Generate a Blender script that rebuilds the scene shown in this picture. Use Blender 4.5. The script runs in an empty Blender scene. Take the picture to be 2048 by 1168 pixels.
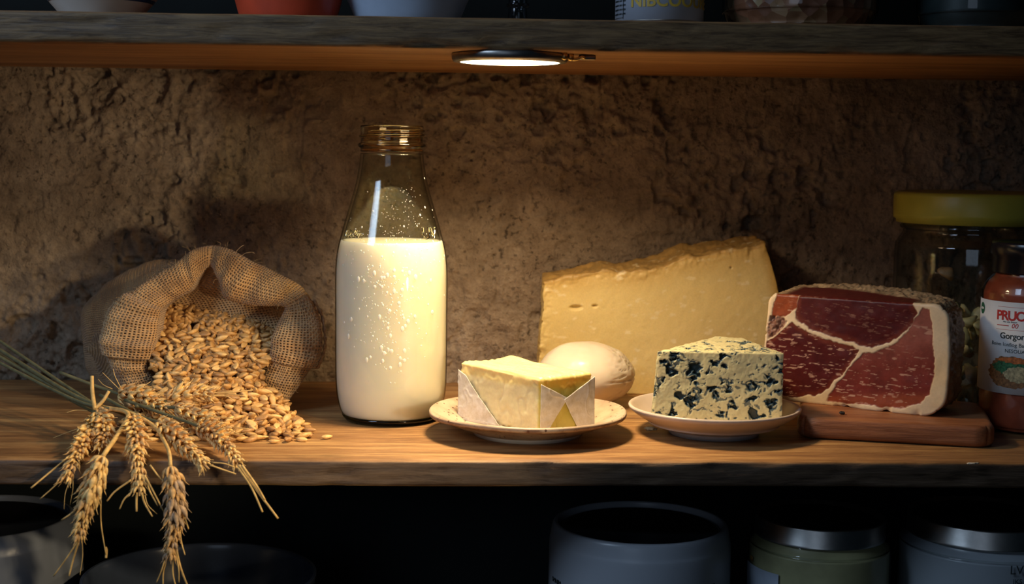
import bpy, math, random
import numpy as np
from mathutils import Vector, Matrix

random.seed(7)
RNG = np.random.default_rng(11)
SC = bpy.context.scene
COL = SC.collection

# ------------------------------------------------------------------ camera
CAMZ = 0.2065
FPX = 2850.0
YAW = math.radians(2.25)
PITCH = math.atan(284.0 / FPX)
ROLL = 0.0121
fw_h = Vector((math.sin(YAW), math.cos(YAW), 0))
rt_h = Vector((math.cos(YAW), -math.sin(YAW), 0))
upz = Vector((0, 0, 1))
FWD = (fw_h * math.cos(PITCH) - upz * math.sin(PITCH)).normalized()
U0 = (upz * math.cos(PITCH) + fw_h * math.sin(PITCH)).normalized()
RT = rt_h * math.cos(ROLL) + U0 * math.sin(ROLL)
UP = U0 * math.cos(ROLL) - rt_h * math.sin(ROLL)
CAM = Vector((0, 0, CAMZ))
cam_d = bpy.data.cameras.new('camera')
cam = bpy.data.objects.new('camera', cam_d)
COL.objects.link(cam)
cam_d.sensor_width = 36.0
cam_d.lens = FPX / 2048.0 * 36.0
cam_d.clip_start = 0.01
cam_d.dof.use_dof = True
cam_d.dof.focus_distance = 1.05
cam_d.dof.aperture_fstop = 9.0
cam.matrix_world = Matrix(((RT.x, UP.x, -FWD.x, CAM.x), (RT.y, UP.y, -FWD.y, CAM.y), (RT.z, UP.z, -FWD.z, CAM.z), (0, 0, 0, 1)))
SC.camera = cam

# ------------------------------------------------------------------ world, colour, lights
w = bpy.data.worlds.new('world')
SC.world = w
w.use_nodes = True
w.node_tree.nodes['Background'].inputs[0].default_value = (0.25, 0.5, 0.75, 1)
w.node_tree.nodes['Background'].inputs[1].default_value = 0.006
SC.view_settings.view_transform = 'Standard'
SC.view_settings.look = 'None'
SC.view_settings.exposure = 0.0
SC.view_settings.gamma = 1.0
SC.view_settings.use_curve_mapping = False
LAMP_STRENGTH = 10.0      # glow of the diffuser itself; its beam comes from the disc light below it
LAMP_POWER = 1.07


def aim(o, target):
    d = Vector(target) - o.location
    o.rotation_euler = d.to_track_quat('-Z', 'Y').to_euler()


def area(name, loc, target, size, power, col, size_y=None, spread=180):
    l = bpy.data.lights.new(name, 'AREA')
    l.energy = power
    l.color = col
    l.size = size
    if size_y:
        l.shape = 'RECTANGLE'
        l.size_y = size_y
    o = bpy.data.objects.new(name, l)
    COL.objects.link(o)
    l.spread = math.radians(spread)
    o.location = loc
    aim(o, target)
    return o


# cool daylight from a window away to the left, in front of the shelves
area('window_daylight', (-0.95, 0.22, 0.95), (-0.30, 1.0, 0.32), 0.40, 1.6, (0.55, 0.74, 1.0), 0.6, 75)
area('room_daylight', (-0.55, -1.25, 0.42), (0.1, 1.1, 0.1), 0.8, 1.5, (0.60, 0.76, 1.0), 0.8)
# warm room lamps in front to the right: one low, one higher


def spot(name, loc, target, power, size, col, soft):
    l = bpy.data.lights.new(name, 'SPOT')
    l.energy = power
    l.color = col
    l.shadow_soft_size = soft
    l.spot_size = math.radians(size)
    l.spot_blend = 0.6
    o = bpy.data.objects.new(name, l)
    COL.objects.link(o)
    o.location = loc
    aim(o, target)


spot('room_lamp_low', (0.44, 0.36, 0.055), (-0.235, 1.10, 0.075), 10.5, 26, (1.0, 0.78, 0.50), 0.025)
spot('room_lamp_high', (0.42, 0.50, 0.31), (-0.240, 1.02, 0.02), 14.0, 25, (1.0, 0.77, 0.47), 0.02)


# ------------------------------------------------------------------ pixel helpers (2048 x 1168 frame)
def ray(px, py):
    return (FWD + RT * ((px - 1024.0) / FPX) - UP * ((py - 584.0) / FPX))


def atD(px, py, D):
    r = ray(px, py)
    return CAM + r * (D / r.dot(fw_h))


def atZ(px, py, z):
    r = ray(px, py)
    return CAM + r * ((z - CAM.z) / r.z)


def ground(px, D, z=0.0):
    """point at height z, horizontal forward distance D, that shows at column px"""
    lo, hi = -3000.0, 5000.0
    for _ in range(50):
        m = (lo + hi) / 2
        if atD(px, m, D).z > z:
            lo = m
        else:
            hi = m
    return atD(px, (lo + hi) / 2, D)


# ------------------------------------------------------------------ noise
def _hash(ix, iy, iz, seed):
    h = (ix * 374761393 + iy * 668265263 + iz * 2147483647 + seed * 974634777) & 0xFFFFFFFF
    h = (h ^ (h >> 13)) * 1274126177 & 0xFFFFFFFF
    h = (h ^ (h >> 16)) * 2246822519 & 0xFFFFFFFF
    return ((h ^ (h >> 15)) & 0xFFFFFF) / float(0xFFFFFF)


def vnoise(P, seed=0):
    P = np.asarray(P, float)
    f = np.floor(P)
    t = P - f
    t = t * t * t * (t * (t * 6 - 15) + 10)
    i = f.astype(np.int64)
    out = 0
    for dx in (0, 1):
        wx = t[:, 0] if dx else 1 - t[:, 0]
        for dy in (0, 1):
            wy = t[:, 1] if dy else 1 - t[:, 1]
            for dz in (0, 1):
                wz = t[:, 2] if dz else 1 - t[:, 2]
                out = out + wx * wy * wz * _hash(i[:, 0] + dx, i[:, 1] + dy, i[:, 2] + dz, seed)
    return out * 2 - 1


def fbm(P, octaves=4, seed=0, gain=0.5):
    P = np.asarray(P, float)
    a, s, tot = 1.0, 0, 0
    for o in range(octaves):
        s = s + a * vnoise(P * (2.03 ** o) + 17.3 * o, seed + o)
        tot += a
        a *= gain
    return s / tot


def sstep(a, b, x):
    t = np.clip((x - a) / (b - a), 0, 1)
    return t * t * (3 - 2 * t)


# ------------------------------------------------------------------ mesh helpers
def mk_mesh(name, V, F, smooth=True, uv=None, colour=None):
    V = np.asarray(V, dtype=np.float32)
    me = bpy.data.meshes.new(name)
    if isinstance(F, np.ndarray):
        n, k = F.shape
        me.vertices.add(len(V))
        me.vertices.foreach_set('co', V.ravel())
        me.loops.add(n * k)
        me.loops.foreach_set('vertex_index', F.astype(np.int32).ravel())
        me.polygons.add(n)
        me.polygons.foreach_set('loop_start', np.arange(0, n * k, k, dtype=np.int32))
        me.update(calc_edges=True)
    else:
        me.from_pydata([tuple(v) for v in V.tolist()], [], F)
        me.update()
    if smooth:
        me.polygons.foreach_set('use_smooth', [True] * len(me.polygons))
    li = None
    if uv is not None:
        li = np.zeros(len(me.loops), dtype=np.int32)
        me.loops.foreach_get('vertex_index', li)
        l = me.uv_layers.new(name='UVMap')
        l.data.foreach_set('uv', np.asarray(uv, dtype=np.float32)[li].ravel())
    if colour is not None:
        a = me.color_attributes.new('col', 'FLOAT_COLOR', 'POINT')
        c = np.ones((len(V), 4), dtype=np.float32)
        c[:, :3] = colour
        a.data.foreach_set('color', c.ravel())
    me.validate()
    return me


def link(name, me, mat=None, parent=None, loc=None, rot=None):
    o = bpy.data.objects.new(name, me)
    COL.objects.link(o)
    if mat is not None and me is not None and len(me.materials) == 0:
        me.materials.append(mat)
    if parent is not None:
        o.parent = parent
    if loc is not None:
        o.location = loc
    if rot is not None:
        o.rotation_euler = rot
    return o


def tag(o, label, cat, group=None, kind=None):
    o['label'] = label
    o['category'] = cat
    if group:
        o['group'] = group
    if kind:
        o['kind'] = kind
    return o


def empty(name, loc, label, cat, group=None, rotz=0.0):
    o = bpy.data.objects.new(name, None)
    COL.objects.link(o)
    o.empty_display_size = 0.01
    o.location = loc
    o.rotation_euler = (0, 0, rotz)
    return tag(o, label, cat, group)


def lathe(profile, n=96, closed=False):
    """profile list of (r,z). returns V,F (numpy quads)"""
    pr = np.array(profile, float)
    m = len(pr)
    a = np.arange(n) * 2 * math.pi / n
    V = np.stack([np.outer(pr[:, 0], np.cos(a)), np.outer(pr[:, 0], np.sin(a)), np.repeat(pr[:, 1:2], n, 1)], -1).reshape(-1, 3)
    F = []
    mm = m if closed else m - 1
    for i in range(mm):
        i2 = (i + 1) % m
        j = np.arange(n)
        j2 = (j + 1) % n
        F.append(np.stack([i * n + j, i * n + j2, i2 * n + j2, i2 * n + j], -1))
    return V, np.concatenate(F)


def smoothprof(pts, k=6):
    """Catmull-Rom through pts"""
    P = np.array(pts, float)
    P = np.vstack([2 * P[0] - P[1], P, 2 * P[-1] - P[-2]])
    out = []
    for i in range(1, len(P) - 2):
        for s in range(k):
            t = s / k
            out.append(0.5 * ((2 * P[i]) + (-P[i - 1] + P[i + 1]) * t + (2 * P[i - 1] - 5 * P[i] + 4 * P[i + 1] - P[i + 2]) * t * t + (-P[i - 1] + 3 * P[i] - 3 * P[i + 1] + P[i + 2]) * t ** 3))
    out.append(P[-2])
    return np.array(out)


def tube(path, radii, n=8, cap=True):
    P = np.array([tuple(p) for p in path], float)
    m = len(P)
    R = np.broadcast_to(np.asarray(radii, float), (m,))
    T = np.gradient(P, axis=0)
    T /= np.linalg.norm(T, axis=1)[:, None] + 1e-12
    ref = np.array([0, 0, 1.0]) if abs(T[0][2]) < 0.9 else np.array([1.0, 0, 0])
    V = []
    nrm = np.cross(T[0], ref)
    nrm /= np.linalg.norm(nrm)
    for i in range(m):
        nrm = nrm - T[i] * np.dot(nrm, T[i])
        nrm /= np.linalg.norm(nrm) + 1e-12
        b = np.cross(T[i], nrm)
        for j in range(n):
            a = 2 * math.pi * j / n
            V.append(P[i] + R[i] * (math.cos(a) * nrm + math.sin(a) * b))
    F = []
    for i in range(m - 1):
        for j in range(n):
            j2 = (j + 1) % n
            F.append([i * n + j, i * n + j2, (i + 1) * n + j2, (i + 1) * n + j])
    if cap:
        F.append(list(range(n))[::-1])
        F.append([(m - 1) * n + j for j in range(n)])
    return np.array(V), F


def join(parts):
    V, F, off = [], [], 0
    for v, f in parts:
        V.append(np.asarray(v))
        F += [[int(i) + off for i in q] for q in (f.tolist() if isinstance(f, np.ndarray) else f)]
        off += len(v)
    return np.vstack(V), F


_bs = {}


def box_surface(nu, nv, nw):
    """surface lattice of the unit cube, shared vertices; returns pts in [0,1]^3, quads"""
    key = (nu, nv, nw)
    if key in _bs:
        return _bs[key]
    idx = -np.ones((nu + 1, nv + 1, nw + 1), dtype=np.int64)
    m = np.zeros_like(idx, dtype=bool)
    m[0] = m[-1] = True
    m[:, 0] = m[:, -1] = True
    m[:, :, 0] = m[:, :, -1] = True
    ids = np.argwhere(m)
    idx[m] = np.arange(len(ids))
    P = ids / np.array([nu, nv, nw], float)
    F = []

    def face(A, flip):
        q = np.stack([A[:-1, :-1], A[1:, :-1], A[1:, 1:], A[:-1, 1:]], -1).reshape(-1, 4)
        F.append(q[:, ::-1] if flip else q)
    face(idx[0], True)
    face(idx[-1], False)
    face(idx[:, 0], False)
    face(idx[:, -1], True)
    face(idx[:, :, 0], True)
    face(idx[:, :, -1], False)
    _bs[key] = (P, np.concatenate(F))
    return _bs[key]


def rounded(P01, size, r):
    h = np.array(size) / 2
    p = (P01 - 0.5) * 2 * h
    q = np.clip(p, -(h - r), h - r)
    d = p - q
    L = np.linalg.norm(d, axis=1)[:, None]
    return np.where(L > 1e-9, q + d / np.maximum(L, 1e-9) * r, p)


def vnormals(V, F):
    V = np.asarray(V)
    a, b, c, d = (V[F[:, k]] for k in range(4))
    n = np.cross(c - a, d - b)
    N = np.zeros_like(V)
    for k in range(4):
        np.add.at(N, F[:, k], n)
    return N / (np.linalg.norm(N, axis=1)[:, None] + 1e-12)


def inpoly_sdf(X, Y, poly):
    """signed distance, negative inside"""
    poly = np.array(poly, float)
    n = len(poly)
    inside = np.zeros(len(X), bool)
    d = np.full(len(X), 1e9)
    for i in range(n):
        x1, y1 = poly[i]
        x2, y2 = poly[(i + 1) % n]
        c = ((y1 > Y) != (y2 > Y)) & (X < (x2 - x1) * (Y - y1) / ((y2 - y1) if abs(y2 - y1) > 1e-12 else 1e-12) + x1)
        inside ^= c
        vx, vy = x2 - x1, y2 - y1
        t = np.clip(((X - x1) * vx + (Y - y1) * vy) / (vx * vx + vy * vy + 1e-12), 0, 1)
        d = np.minimum(d, np.hypot(X - x1 - t * vx, Y - y1 - t * vy))
    return np.where(inside, -d, d)


# ------------------------------------------------------------------ materials
def srgb(r, g, b):
    f = lambda c: (c / 255 / 12.92) if c / 255 <= 0.04045 else ((c / 255 + 0.055) / 1.055) ** 2.4
    return (f(r), f(g), f(b), 1)


class NT:
    def __init__(s, name):
        s.m = bpy.data.materials.new(name)
        s.m.use_nodes = True
        s.t = s.m.node_tree
        s.b = s.t.nodes['Principled BSDF']
        s.out = s.t.nodes['Material Output']

    def n(s, typ, **kw):
        nd = s.t.nodes.new(typ)
        for k, v in kw.items():
            if k.startswith('i_'):
                nd.inputs[int(k[2:]) if k[2:].isdigit() else k[2:].replace('_', ' ')].default_value = v
            else:
                setattr(nd, k, v)
        return nd

    def l(s, a, b):
        s.t.links.new(a, b)

    def coord(s, scale=(1, 1, 1), out='Object', rot=(0, 0, 0)):
        tc = s.n('ShaderNodeTexCoord')
        mp = s.n('ShaderNodeMapping')
        mp.inputs['Scale'].default_value = scale
        mp.inputs['Rotation'].default_value = rot
        s.l(tc.outputs[out], mp.inputs[0])
        return mp.outputs[0]

    def noise(s, vec, scale, detail=4, rough=0.55, dist=0.0):
        nd = s.n('ShaderNodeTexNoise')
        nd.inputs['Scale'].default_value = scale
        nd.inputs['Detail'].default_value = detail
        nd.inputs['Roughness'].default_value = rough
        nd.inputs['Distortion'].default_value = dist
        s.l(vec, nd.inputs['Vector'])
        return nd.outputs['Fac']

    def ramp(s, fac, stops, interp='LINEAR'):
        nd = s.n('ShaderNodeValToRGB')
        nd.color_ramp.interpolation = interp
        e = nd.color_ramp.elements
        while len(e) < len(stops):
            e.new(0.5)
        for k, (p, c) in enumerate(stops):
            e[k].position = p
            e[k].color = c if len(c) == 4 else (*c, 1)
        s.l(fac, nd.inputs[0])
        return nd.outputs[0]

    def math(s, op, a, b=None, clamp=False):
        nd = s.n('ShaderNodeMath', operation=op)
        nd.use_clamp = clamp
        for k, v in enumerate((a, b)):
            if v is None:
                continue
            if isinstance(v, (int, float)):
                nd.inputs[k].default_value = v
            else:
                s.l(v, nd.inputs[k])
        return nd.outputs[0]

    def mix(s, fac, a, b, mode='MIX'):
        nd = s.n('ShaderNodeMix', data_type='RGBA', blend_type=mode)
        for i, v in ((0, fac), (6, a), (7, b)):
            if isinstance(v, (int, float)):
                nd.inputs[i].default_value = v
            elif isinstance(v, tuple):
                nd.inputs[i].default_value = v
            else:
                s.l(v, nd.inputs[i])
        return nd.outputs[2]

    def bump(s, h, strength=0.5, dist=0.001, prev=None):
        nd = s.n('ShaderNodeBump')
        nd.inputs['Strength'].default_value = strength
        nd.inputs['Distance'].default_value = dist
        s.l(h, nd.inputs['Height'])
        if prev is not None:
            s.l(prev, nd.inputs['Normal'])
        return nd.outputs[0]

    def set(s, colour=None, rough=None, metal=None, normal=None, **kw):
        for key, v in (('Base Color', colour), ('Roughness', rough), ('Metallic', metal), ('Normal', normal)):
            if v is None:
                continue
            if isinstance(v, (int, float, tuple)):
                s.b.inputs[key].default_value = v
            else:
                s.l(v, s.b.inputs[key])
        for k, v in kw.items():
            s.b.inputs[k.replace('_', ' ')].default_value = v
        return s.m


def m_simple(name, col, rough=0.5, metal=0.0, vary=0.12, scale=60, bump=0.15, sss=0.0, **kw):
    t = NT(name)
    c = t.coord()
    nz = t.noise(c, scale, 5)
    lo = tuple(x * (1 - vary) for x in col[:3]) + (1,)
    hi = tuple(min(1, x * (1 + vary)) for x in col[:3]) + (1,)
    cc = t.ramp(nz, [(0.3, lo), (0.7, hi)])
    t.set(cc, rough, metal, t.bump(nz, bump, 0.0006), **kw)
    if sss:
        t.b.inputs['Subsurface Weight'].default_value = sss
        t.b.inputs['Subsurface Radius'].default_value = (0.006, 0.004, 0.002)
        t.b.inputs['Subsurface Scale'].default_value = 1.0
    return t.m


def m_wood(name, dark, mid, light, seed=0.0, sc=1.0, rough=0.5, spots=True, face=None):
    t = NT(name)
    c = t.coord((2.0 * sc, 22 * sc, 22 * sc))
    tc = t.n('ShaderNodeTexCoord')
    off = t.n('ShaderNodeVectorMath', operation='ADD')
    t.l(c, off.inputs[0])
    off.inputs[1].default_value = (seed, seed * 2, seed)
    v = off.outputs[0]
    n1 = t.noise(v, 1.6, 6, 0.6, 1.2)
    n2 = t.noise(v, 12.0, 6, 0.75, 0.6)
    c3 = t.coord((7 * sc, 240 * sc, 240 * sc))
    n3 = t.noise(c3, 2.0, 4, 0.7)
    a = t.math('ADD', t.math('MULTIPLY', n1, 0.58), t.math('MULTIPLY', n2, 0.42))
    col = t.ramp(a, [(0.34, dark), (0.49, mid), (0.62, light)])
    col = t.mix(t.math('MULTIPLY', t.ramp(n3, [(0.38, (1, 1, 1)), (0.50, (0, 0, 0))]), 0.45), col, dark)
    if spots:
        c4 = t.coord((5, 14, 14))
        st = t.ramp(t.noise(c4, 1.7, 5, 0.6), [(0.58, (0, 0, 0)), (0.72, (1, 1, 1))])
        col = t.mix(t.math('MULTIPLY', st, 0.55), col, tuple(x * 0.4 for x in dark[:3]) + (1,))
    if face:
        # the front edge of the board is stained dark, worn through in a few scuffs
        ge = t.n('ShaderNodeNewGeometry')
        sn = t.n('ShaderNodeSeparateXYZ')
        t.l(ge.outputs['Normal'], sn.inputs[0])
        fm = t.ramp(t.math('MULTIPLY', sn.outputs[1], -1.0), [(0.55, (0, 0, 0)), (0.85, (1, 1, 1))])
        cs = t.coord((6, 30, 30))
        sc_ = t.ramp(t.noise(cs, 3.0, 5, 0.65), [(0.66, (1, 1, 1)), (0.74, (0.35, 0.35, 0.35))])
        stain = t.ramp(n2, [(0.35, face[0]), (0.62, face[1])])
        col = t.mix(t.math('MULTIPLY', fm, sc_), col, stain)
    h = t.math('ADD', t.math('MULTIPLY', n3, 0.6), n2)
    t.set(col, t.math('ADD', t.math('MULTIPLY', n2, 0.25), rough - 0.12), None, t.bump(h, 0.55, 0.0012))
    return t.m


def m_attr(name, rough=0.5, sss=0.0, radius=(0.006, 0.004, 0.002), bscale=900, bstr=0.2, roughmap=None, coat=0.0, bdist=0.0004, spec=0.5):
    t = NT(name)
    a = t.n('ShaderNodeAttribute', attribute_name='col')
    c = t.coord()
    nz = t.noise(c, bscale, 4, 0.6)
    col = t.mix(0.25, a.outputs['Color'], t.ramp(nz, [(0.25, (0.55, 0.55, 0.55)), (0.75, (1, 1, 1))]), 'MULTIPLY')
    t.set(col, rough, None, t.bump(nz, bstr, bdist))
    if sss:
        t.b.inputs['Subsurface Weight'].default_value = sss
        t.b.inputs['Subsurface Radius'].default_value = radius
        t.b.inputs['Subsurface Scale'].default_value = 1.0
    t.b.inputs['Coat Weight'].default_value = coat
    t.b.inputs['Specular IOR Level'].default_value = spec
    t.b.inputs['Coat Roughness'].default_value = 0.25
    return t.m


def m_glass(name, tint=(0.96, 0.97, 0.92), edge=(0.05, 0.07, 0.03), rough=0.03, refl=1.0):
    """thin clear glass: see-through, deeper tint where looked through edge-on, mirror by Fresnel"""
    t = NT(name)
    t.t.nodes.remove(t.b)
    lw = t.n('ShaderNodeLayerWeight')
    lw.inputs['Blend'].default_value = 0.5
    f = t.math('POWER', lw.outputs['Facing'], 5.0)
    colr = t.mix(f, (*tint, 1), (*edge, 1))
    tr = t.n('ShaderNodeBsdfTransparent')
    t.l(colr, tr.inputs[0])
    gl = t.n('ShaderNodeBsdfGlossy')
    gl.inputs['Roughness'].default_value = rough
    sch = t.math('ADD', t.math('MULTIPLY', t.math('POWER', lw.outputs['Facing'], 5.0), 0.75), 0.045)
    mx = t.n('ShaderNodeMixShader')
    t.l(t.math('MULTIPLY', sch, refl, True), mx.inputs[0])
    t.l(tr.outputs[0], mx.inputs[1])
    t.l(gl.outputs[0], mx.inputs[2])
    t.l(mx.outputs[0], t.out.inputs[0])
    return t.m


def m_burlap():
    t = NT('burlap')
    tc = t.n('ShaderNodeTexCoord')
    # slight wobble of the threads
    wob = t.n('ShaderNodeTexNoise')
    wob.inputs['Scale'].default_value = 90
    t.l(tc.outputs['UV'], wob.inputs['Vector'])
    ad = t.n('ShaderNodeVectorMath', operation='MULTIPLY_ADD')
    t.l(wob.outputs['Color'], ad.inputs[0])
    ad.inputs[1].default_value = (0.0016, 0.0016, 0)
    t.l(tc.outputs['UV'], ad.inputs[2])
    sx = t.n('ShaderNodeSeparateXYZ')
    t.l(ad.outputs[0], sx.inputs[0])
    P = 0.00205
    k = math.pi / P
    su = t.math('SINE', t.math('MULTIPLY', sx.outputs[0], k))
    sv = t.math('SINE', t.math('MULTIPLY', sx.outputs[1], k))
    au = t.math('ABSOLUTE', su)
    av = t.math('ABSOLUTE', sv)
    # warp threads run where au is large, weft where av is large; over/under from the product of half-rate cosines
    par = t.math('MULTIPLY', t.math('COSINE', t.math('MULTIPLY', sx.outputs[0], k)), t.math('COSINE', t.math('MULTIPLY', sx.outputs[1], k)))
    solid = t.math('MAXIMUM', au, av)
    hole = t.math('LESS_THAN', solid, 0.60)
    hgt = t.math('ADD', solid, t.math('MULTIPLY', t.math('MULTIPLY', su, sv), 0.35))
    c = t.coord()
    n1 = t.noise(c, 55, 4)
    n2 = t.noise(c, 1500, 3)
    colr = t.ramp(n1, [(0.3, (0.36, 0.19, 0.075, 1)), (0.55, (0.58, 0.34, 0.145, 1)), (0.75, (0.70, 0.45, 0.21, 1))])
    colr = t.mix(0.5, colr, t.ramp(n2, [(0.3, (0.45, 0.42, 0.4)), (0.65, (1, 1, 1))]), 'MULTIPLY')
    colr = t.mix(0.8, colr, t.ramp(solid, [(0.58, (0.40, 0.36, 0.33)), (0.92, (1, 1, 1))]), 'MULTIPLY')  # threads darken toward the holes: shade between them put into the colour
    t.set(colr, 0.92, None, t.bump(n2, 0.35, 0.0004, t.bump(hgt, 0.9, 0.0009)))
    t.b.inputs['Sheen Weight'].default_value = 0.25
    t.l(t.math('SUBTRACT', 1.0, hole), t.b.inputs['Alpha'])
    return t.m


def m_wall():
    t = NT('plaster_wall')
    c = t.coord()
    n1 = t.noise(c, 5, 6, 0.6)
    n2 = t.noise(c, 60, 6, 0.65)
    n3 = t.noise(c, 420, 5, 0.7)
    base = t.ramp(n1, [(0.34, (0.20, 0.14, 0.095, 1)), (0.5, (0.38, 0.28, 0.19, 1)), (0.66, (0.52, 0.41, 0.30, 1))])
    base = t.mix(0.65, base, t.ramp(n2, [(0.3, (0.42, 0.38, 0.34)), (0.6, (1, 1, 1))]), 'MULTIPLY')
    base = t.mix(0.45, base, t.ramp(n3, [(0.3, (0.45, 0.42, 0.40)), (0.6, (1, 1, 1))]), 'MULTIPLY')
    vo = t.n('ShaderNodeTexVoronoi')
    vo.inputs['Scale'].default_value = 130
    t.l(c, vo.inputs['Vector'])
    h = t.math('ADD', t.math('MULTIPLY', n2, 1.0), t.math('MULTIPLY', n3, 0.5))
    n4 = t.noise(c, 190, 4, 0.6)
    pk = t.ramp(n4, [(0.34, (0, 0, 0)), (0.46, (1, 1, 1))])
    pm = t.ramp(t.noise(c, 11, 4, 0.6), [(0.40, (0.15, 0.15, 0.15)), (0.56, (0.9, 0.9, 0.9))])
    base = t.mix(pm, base, t.ramp(n4, [(0.33, (0.22, 0.20, 0.18)), (0.43, (1, 1, 1))]), 'MULTIPLY')
    bp = t.bump(pk, 0.5, 0.0014, t.bump(h, 1.0, 0.0030))
    t.set(base, t.math('ADD', t.math('MULTIPLY', n2, 0.4), 0.35), None, bp)
    return t.m


M = {}
M['wall'] = m_wall()
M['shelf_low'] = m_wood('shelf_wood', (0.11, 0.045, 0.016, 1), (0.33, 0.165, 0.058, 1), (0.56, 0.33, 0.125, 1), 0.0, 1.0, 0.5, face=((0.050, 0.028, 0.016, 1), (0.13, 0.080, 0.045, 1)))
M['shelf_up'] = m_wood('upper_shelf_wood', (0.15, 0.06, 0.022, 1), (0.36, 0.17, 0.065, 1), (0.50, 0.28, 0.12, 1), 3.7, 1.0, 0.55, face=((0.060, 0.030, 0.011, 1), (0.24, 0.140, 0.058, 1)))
M['board'] = m_wood('board_wood', (0.17, 0.055, 0.022, 1), (0.35, 0.13, 0.05, 1), (0.48, 0.21, 0.085, 1), 8.1, 1.4, 0.42, False)
M['glass'] = m_glass('bottle_glass')
M['glass_dark'] = m_glass('jar_glass', (0.95, 0.97, 0.96), (0.08, 0.10, 0.10))
M['glass_green'] = m_glass('green_glass_base', (0.25, 0.34, 0.18), (0.02, 0.04, 0.015), 0.05)
M['milk'] = m_simple('milk', (0.86, 0.80, 0.66), 0.4, vary=0.02, bump=0.0, sss=1.0)
for _n in M['milk'].node_tree.nodes:
    if _n.type == 'BSDF_PRINCIPLED':
        _n.inputs['Subsurface Radius'].default_value = (0.022, 0.019, 0.014)
M['burlap'] = m_burlap()
M['straw'] = m_simple('straw', (0.62, 0.40, 0.14), 0.6, vary=0.35, scale=180, bump=0.4)
M['straw_green'] = m_simple('green_straw', (0.14, 0.125, 0.055), 0.65, vary=0.35, scale=120, bump=0.4)
M['spike'] = m_simple('wheat_husk', (0.66, 0.43, 0.19), 0.55, vary=0.42, scale=240, bump=0.5)
M['grain'] = m_simple('grain_husk', (0.58, 0.36, 0.15), 0.5, vary=0.38, scale=260, bump=0.4)
M['metal'] = m_simple('brushed_metal', (0.55, 0.53, 0.50), 0.35, 1.0, 0.15, 90, 0.1)
M['dark_metal'] = m_simple('dark_metal', (0.34, 0.32, 0.30), 0.38, 1.0, 0.2, 90, 0.1)
M['brass'] = m_simple('brass', (0.72, 0.52, 0.22), 0.35, 1.0, 0.2, 200, 0.3)
M['black'] = m_simple('black_lid', (0.012, 0.012, 0.013), 0.25)
M['ink'] = m_simple('black_ink', (0.02, 0.03, 0.03), 0.6, bump=0)
M['ink_red'] = m_simple('red_ink', (0.55, 0.03, 0.025), 0.55, bump=0)
M['ink_green'] = m_simple('green_ink', (0.02, 0.14, 0.07), 0.55, bump=0)
M['ink_gold'] = m_simple('gold_ink', (0.62, 0.40, 0.05), 0.45, bump=0)
M['ink_blue'] = m_simple('blue_glaze', (0.02, 0.06, 0.17), 0.3, bump=0)
M['paper'] = m_simple('label_paper', (0.78, 0.77, 0.74), 0.6, vary=0.05, bump=0.1)


# ------------------------------------------------------------------ setting: wall and shelves
WY = 1.262
SHT = 0.0175           # lower shelf thickness
SF = 0.934             # front edge y of lower shelf
UZ = 0.2065 + 0.0664   # underside of the upper shelf
UT = 0.0212
UF = 0.962


def build_wall():
    xs = np.concatenate([np.arange(-1.3, -0.56, 0.006), np.arange(-0.56, 0.6, 0.00125), np.arange(0.6, 1.3, 0.006)])
    zs = np.concatenate([np.arange(-0.45, -0.03, 0.006), np.arange(-0.03, 0.29, 0.00125), np.arange(0.29, 0.8, 0.008)])
    X, Z = np.meshgrid(xs, zs, indexing='ij')
    P = np.stack([X.ravel(), np.zeros(X.size), Z.ravel()], -1)
    big = fbm(P * 4.5, 3, 3)
    mask = sstep(-0.05, 0.28, fbm(P * np.array([8, 1, 7]) + 5, 4, 21))
    # slanting shallow gouges
    Q = P.copy()
    Q[:, 0] = (P[:, 0] * 0.86 + P[:, 2] * 0.5) * 105
    Q[:, 2] = (-P[:, 0] * 0.5 + P[:, 2] * 0.86) * 68
    rid = fbm(Q, 4, 40, 0.55)
    pit = np.clip(0.12 - fbm(P * 95 + 9, 2, 77), -1, 0) * -1
    pits = sstep(0.26, 0.46, fbm(P * 85 + 9, 2, 77))
    holes = sstep(0.52, 0.66, vnoise(P * 42 + 3, 90))
    fine = fbm(P * 190, 3, 5)
    H = big * 0.0075 + (0.35 + mask) * rid * 0.0042 + fine * (0.45 + mask) * 0.0019 - (0.35 + mask) * pits * 0.0042 - holes * 0.0036 * (0.4 + mask)
    # crevices (thin dark cracks) where a noise crosses zero
    cr = np.abs(fbm(P * np.array([13, 1, 9]) + 31, 4, 60))
    H -= (1 - sstep(0.0, 0.035, cr)) * 0.0030 * sstep(0.35, 0.7, mask)
    V = P.copy()
    V[:, 1] = WY - H - 0.004
    n, m = X.shape
    I = np.arange(n * m).reshape(n, m)
    F = np.stack([I[:-1, :-1], I[1:, :-1], I[1:, 1:], I[:-1, 1:]], -1).reshape(-1, 4)
    # give the wall real thickness
    o = link('wall_back', mk_mesh('wall_back', V, F), M['wall'])
    o['kind'] = 'structure'
    so = o.modifiers.new('thick', 'SOLIDIFY')
    so.thickness = 0.05
    so.offset = -1
    return o


build_wall()


def panel(name, x0, x1, y0, y1, z0, z1, mat):
    P, F = box_surface(2, 2, 2)
    V = P * np.array([x1 - x0, y1 - y0, z1 - z0]) + np.array([x0, y0, z0])
    o = link(name, mk_mesh(name, V, F, smooth=False), mat)
    o['kind'] = 'structure'


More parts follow.
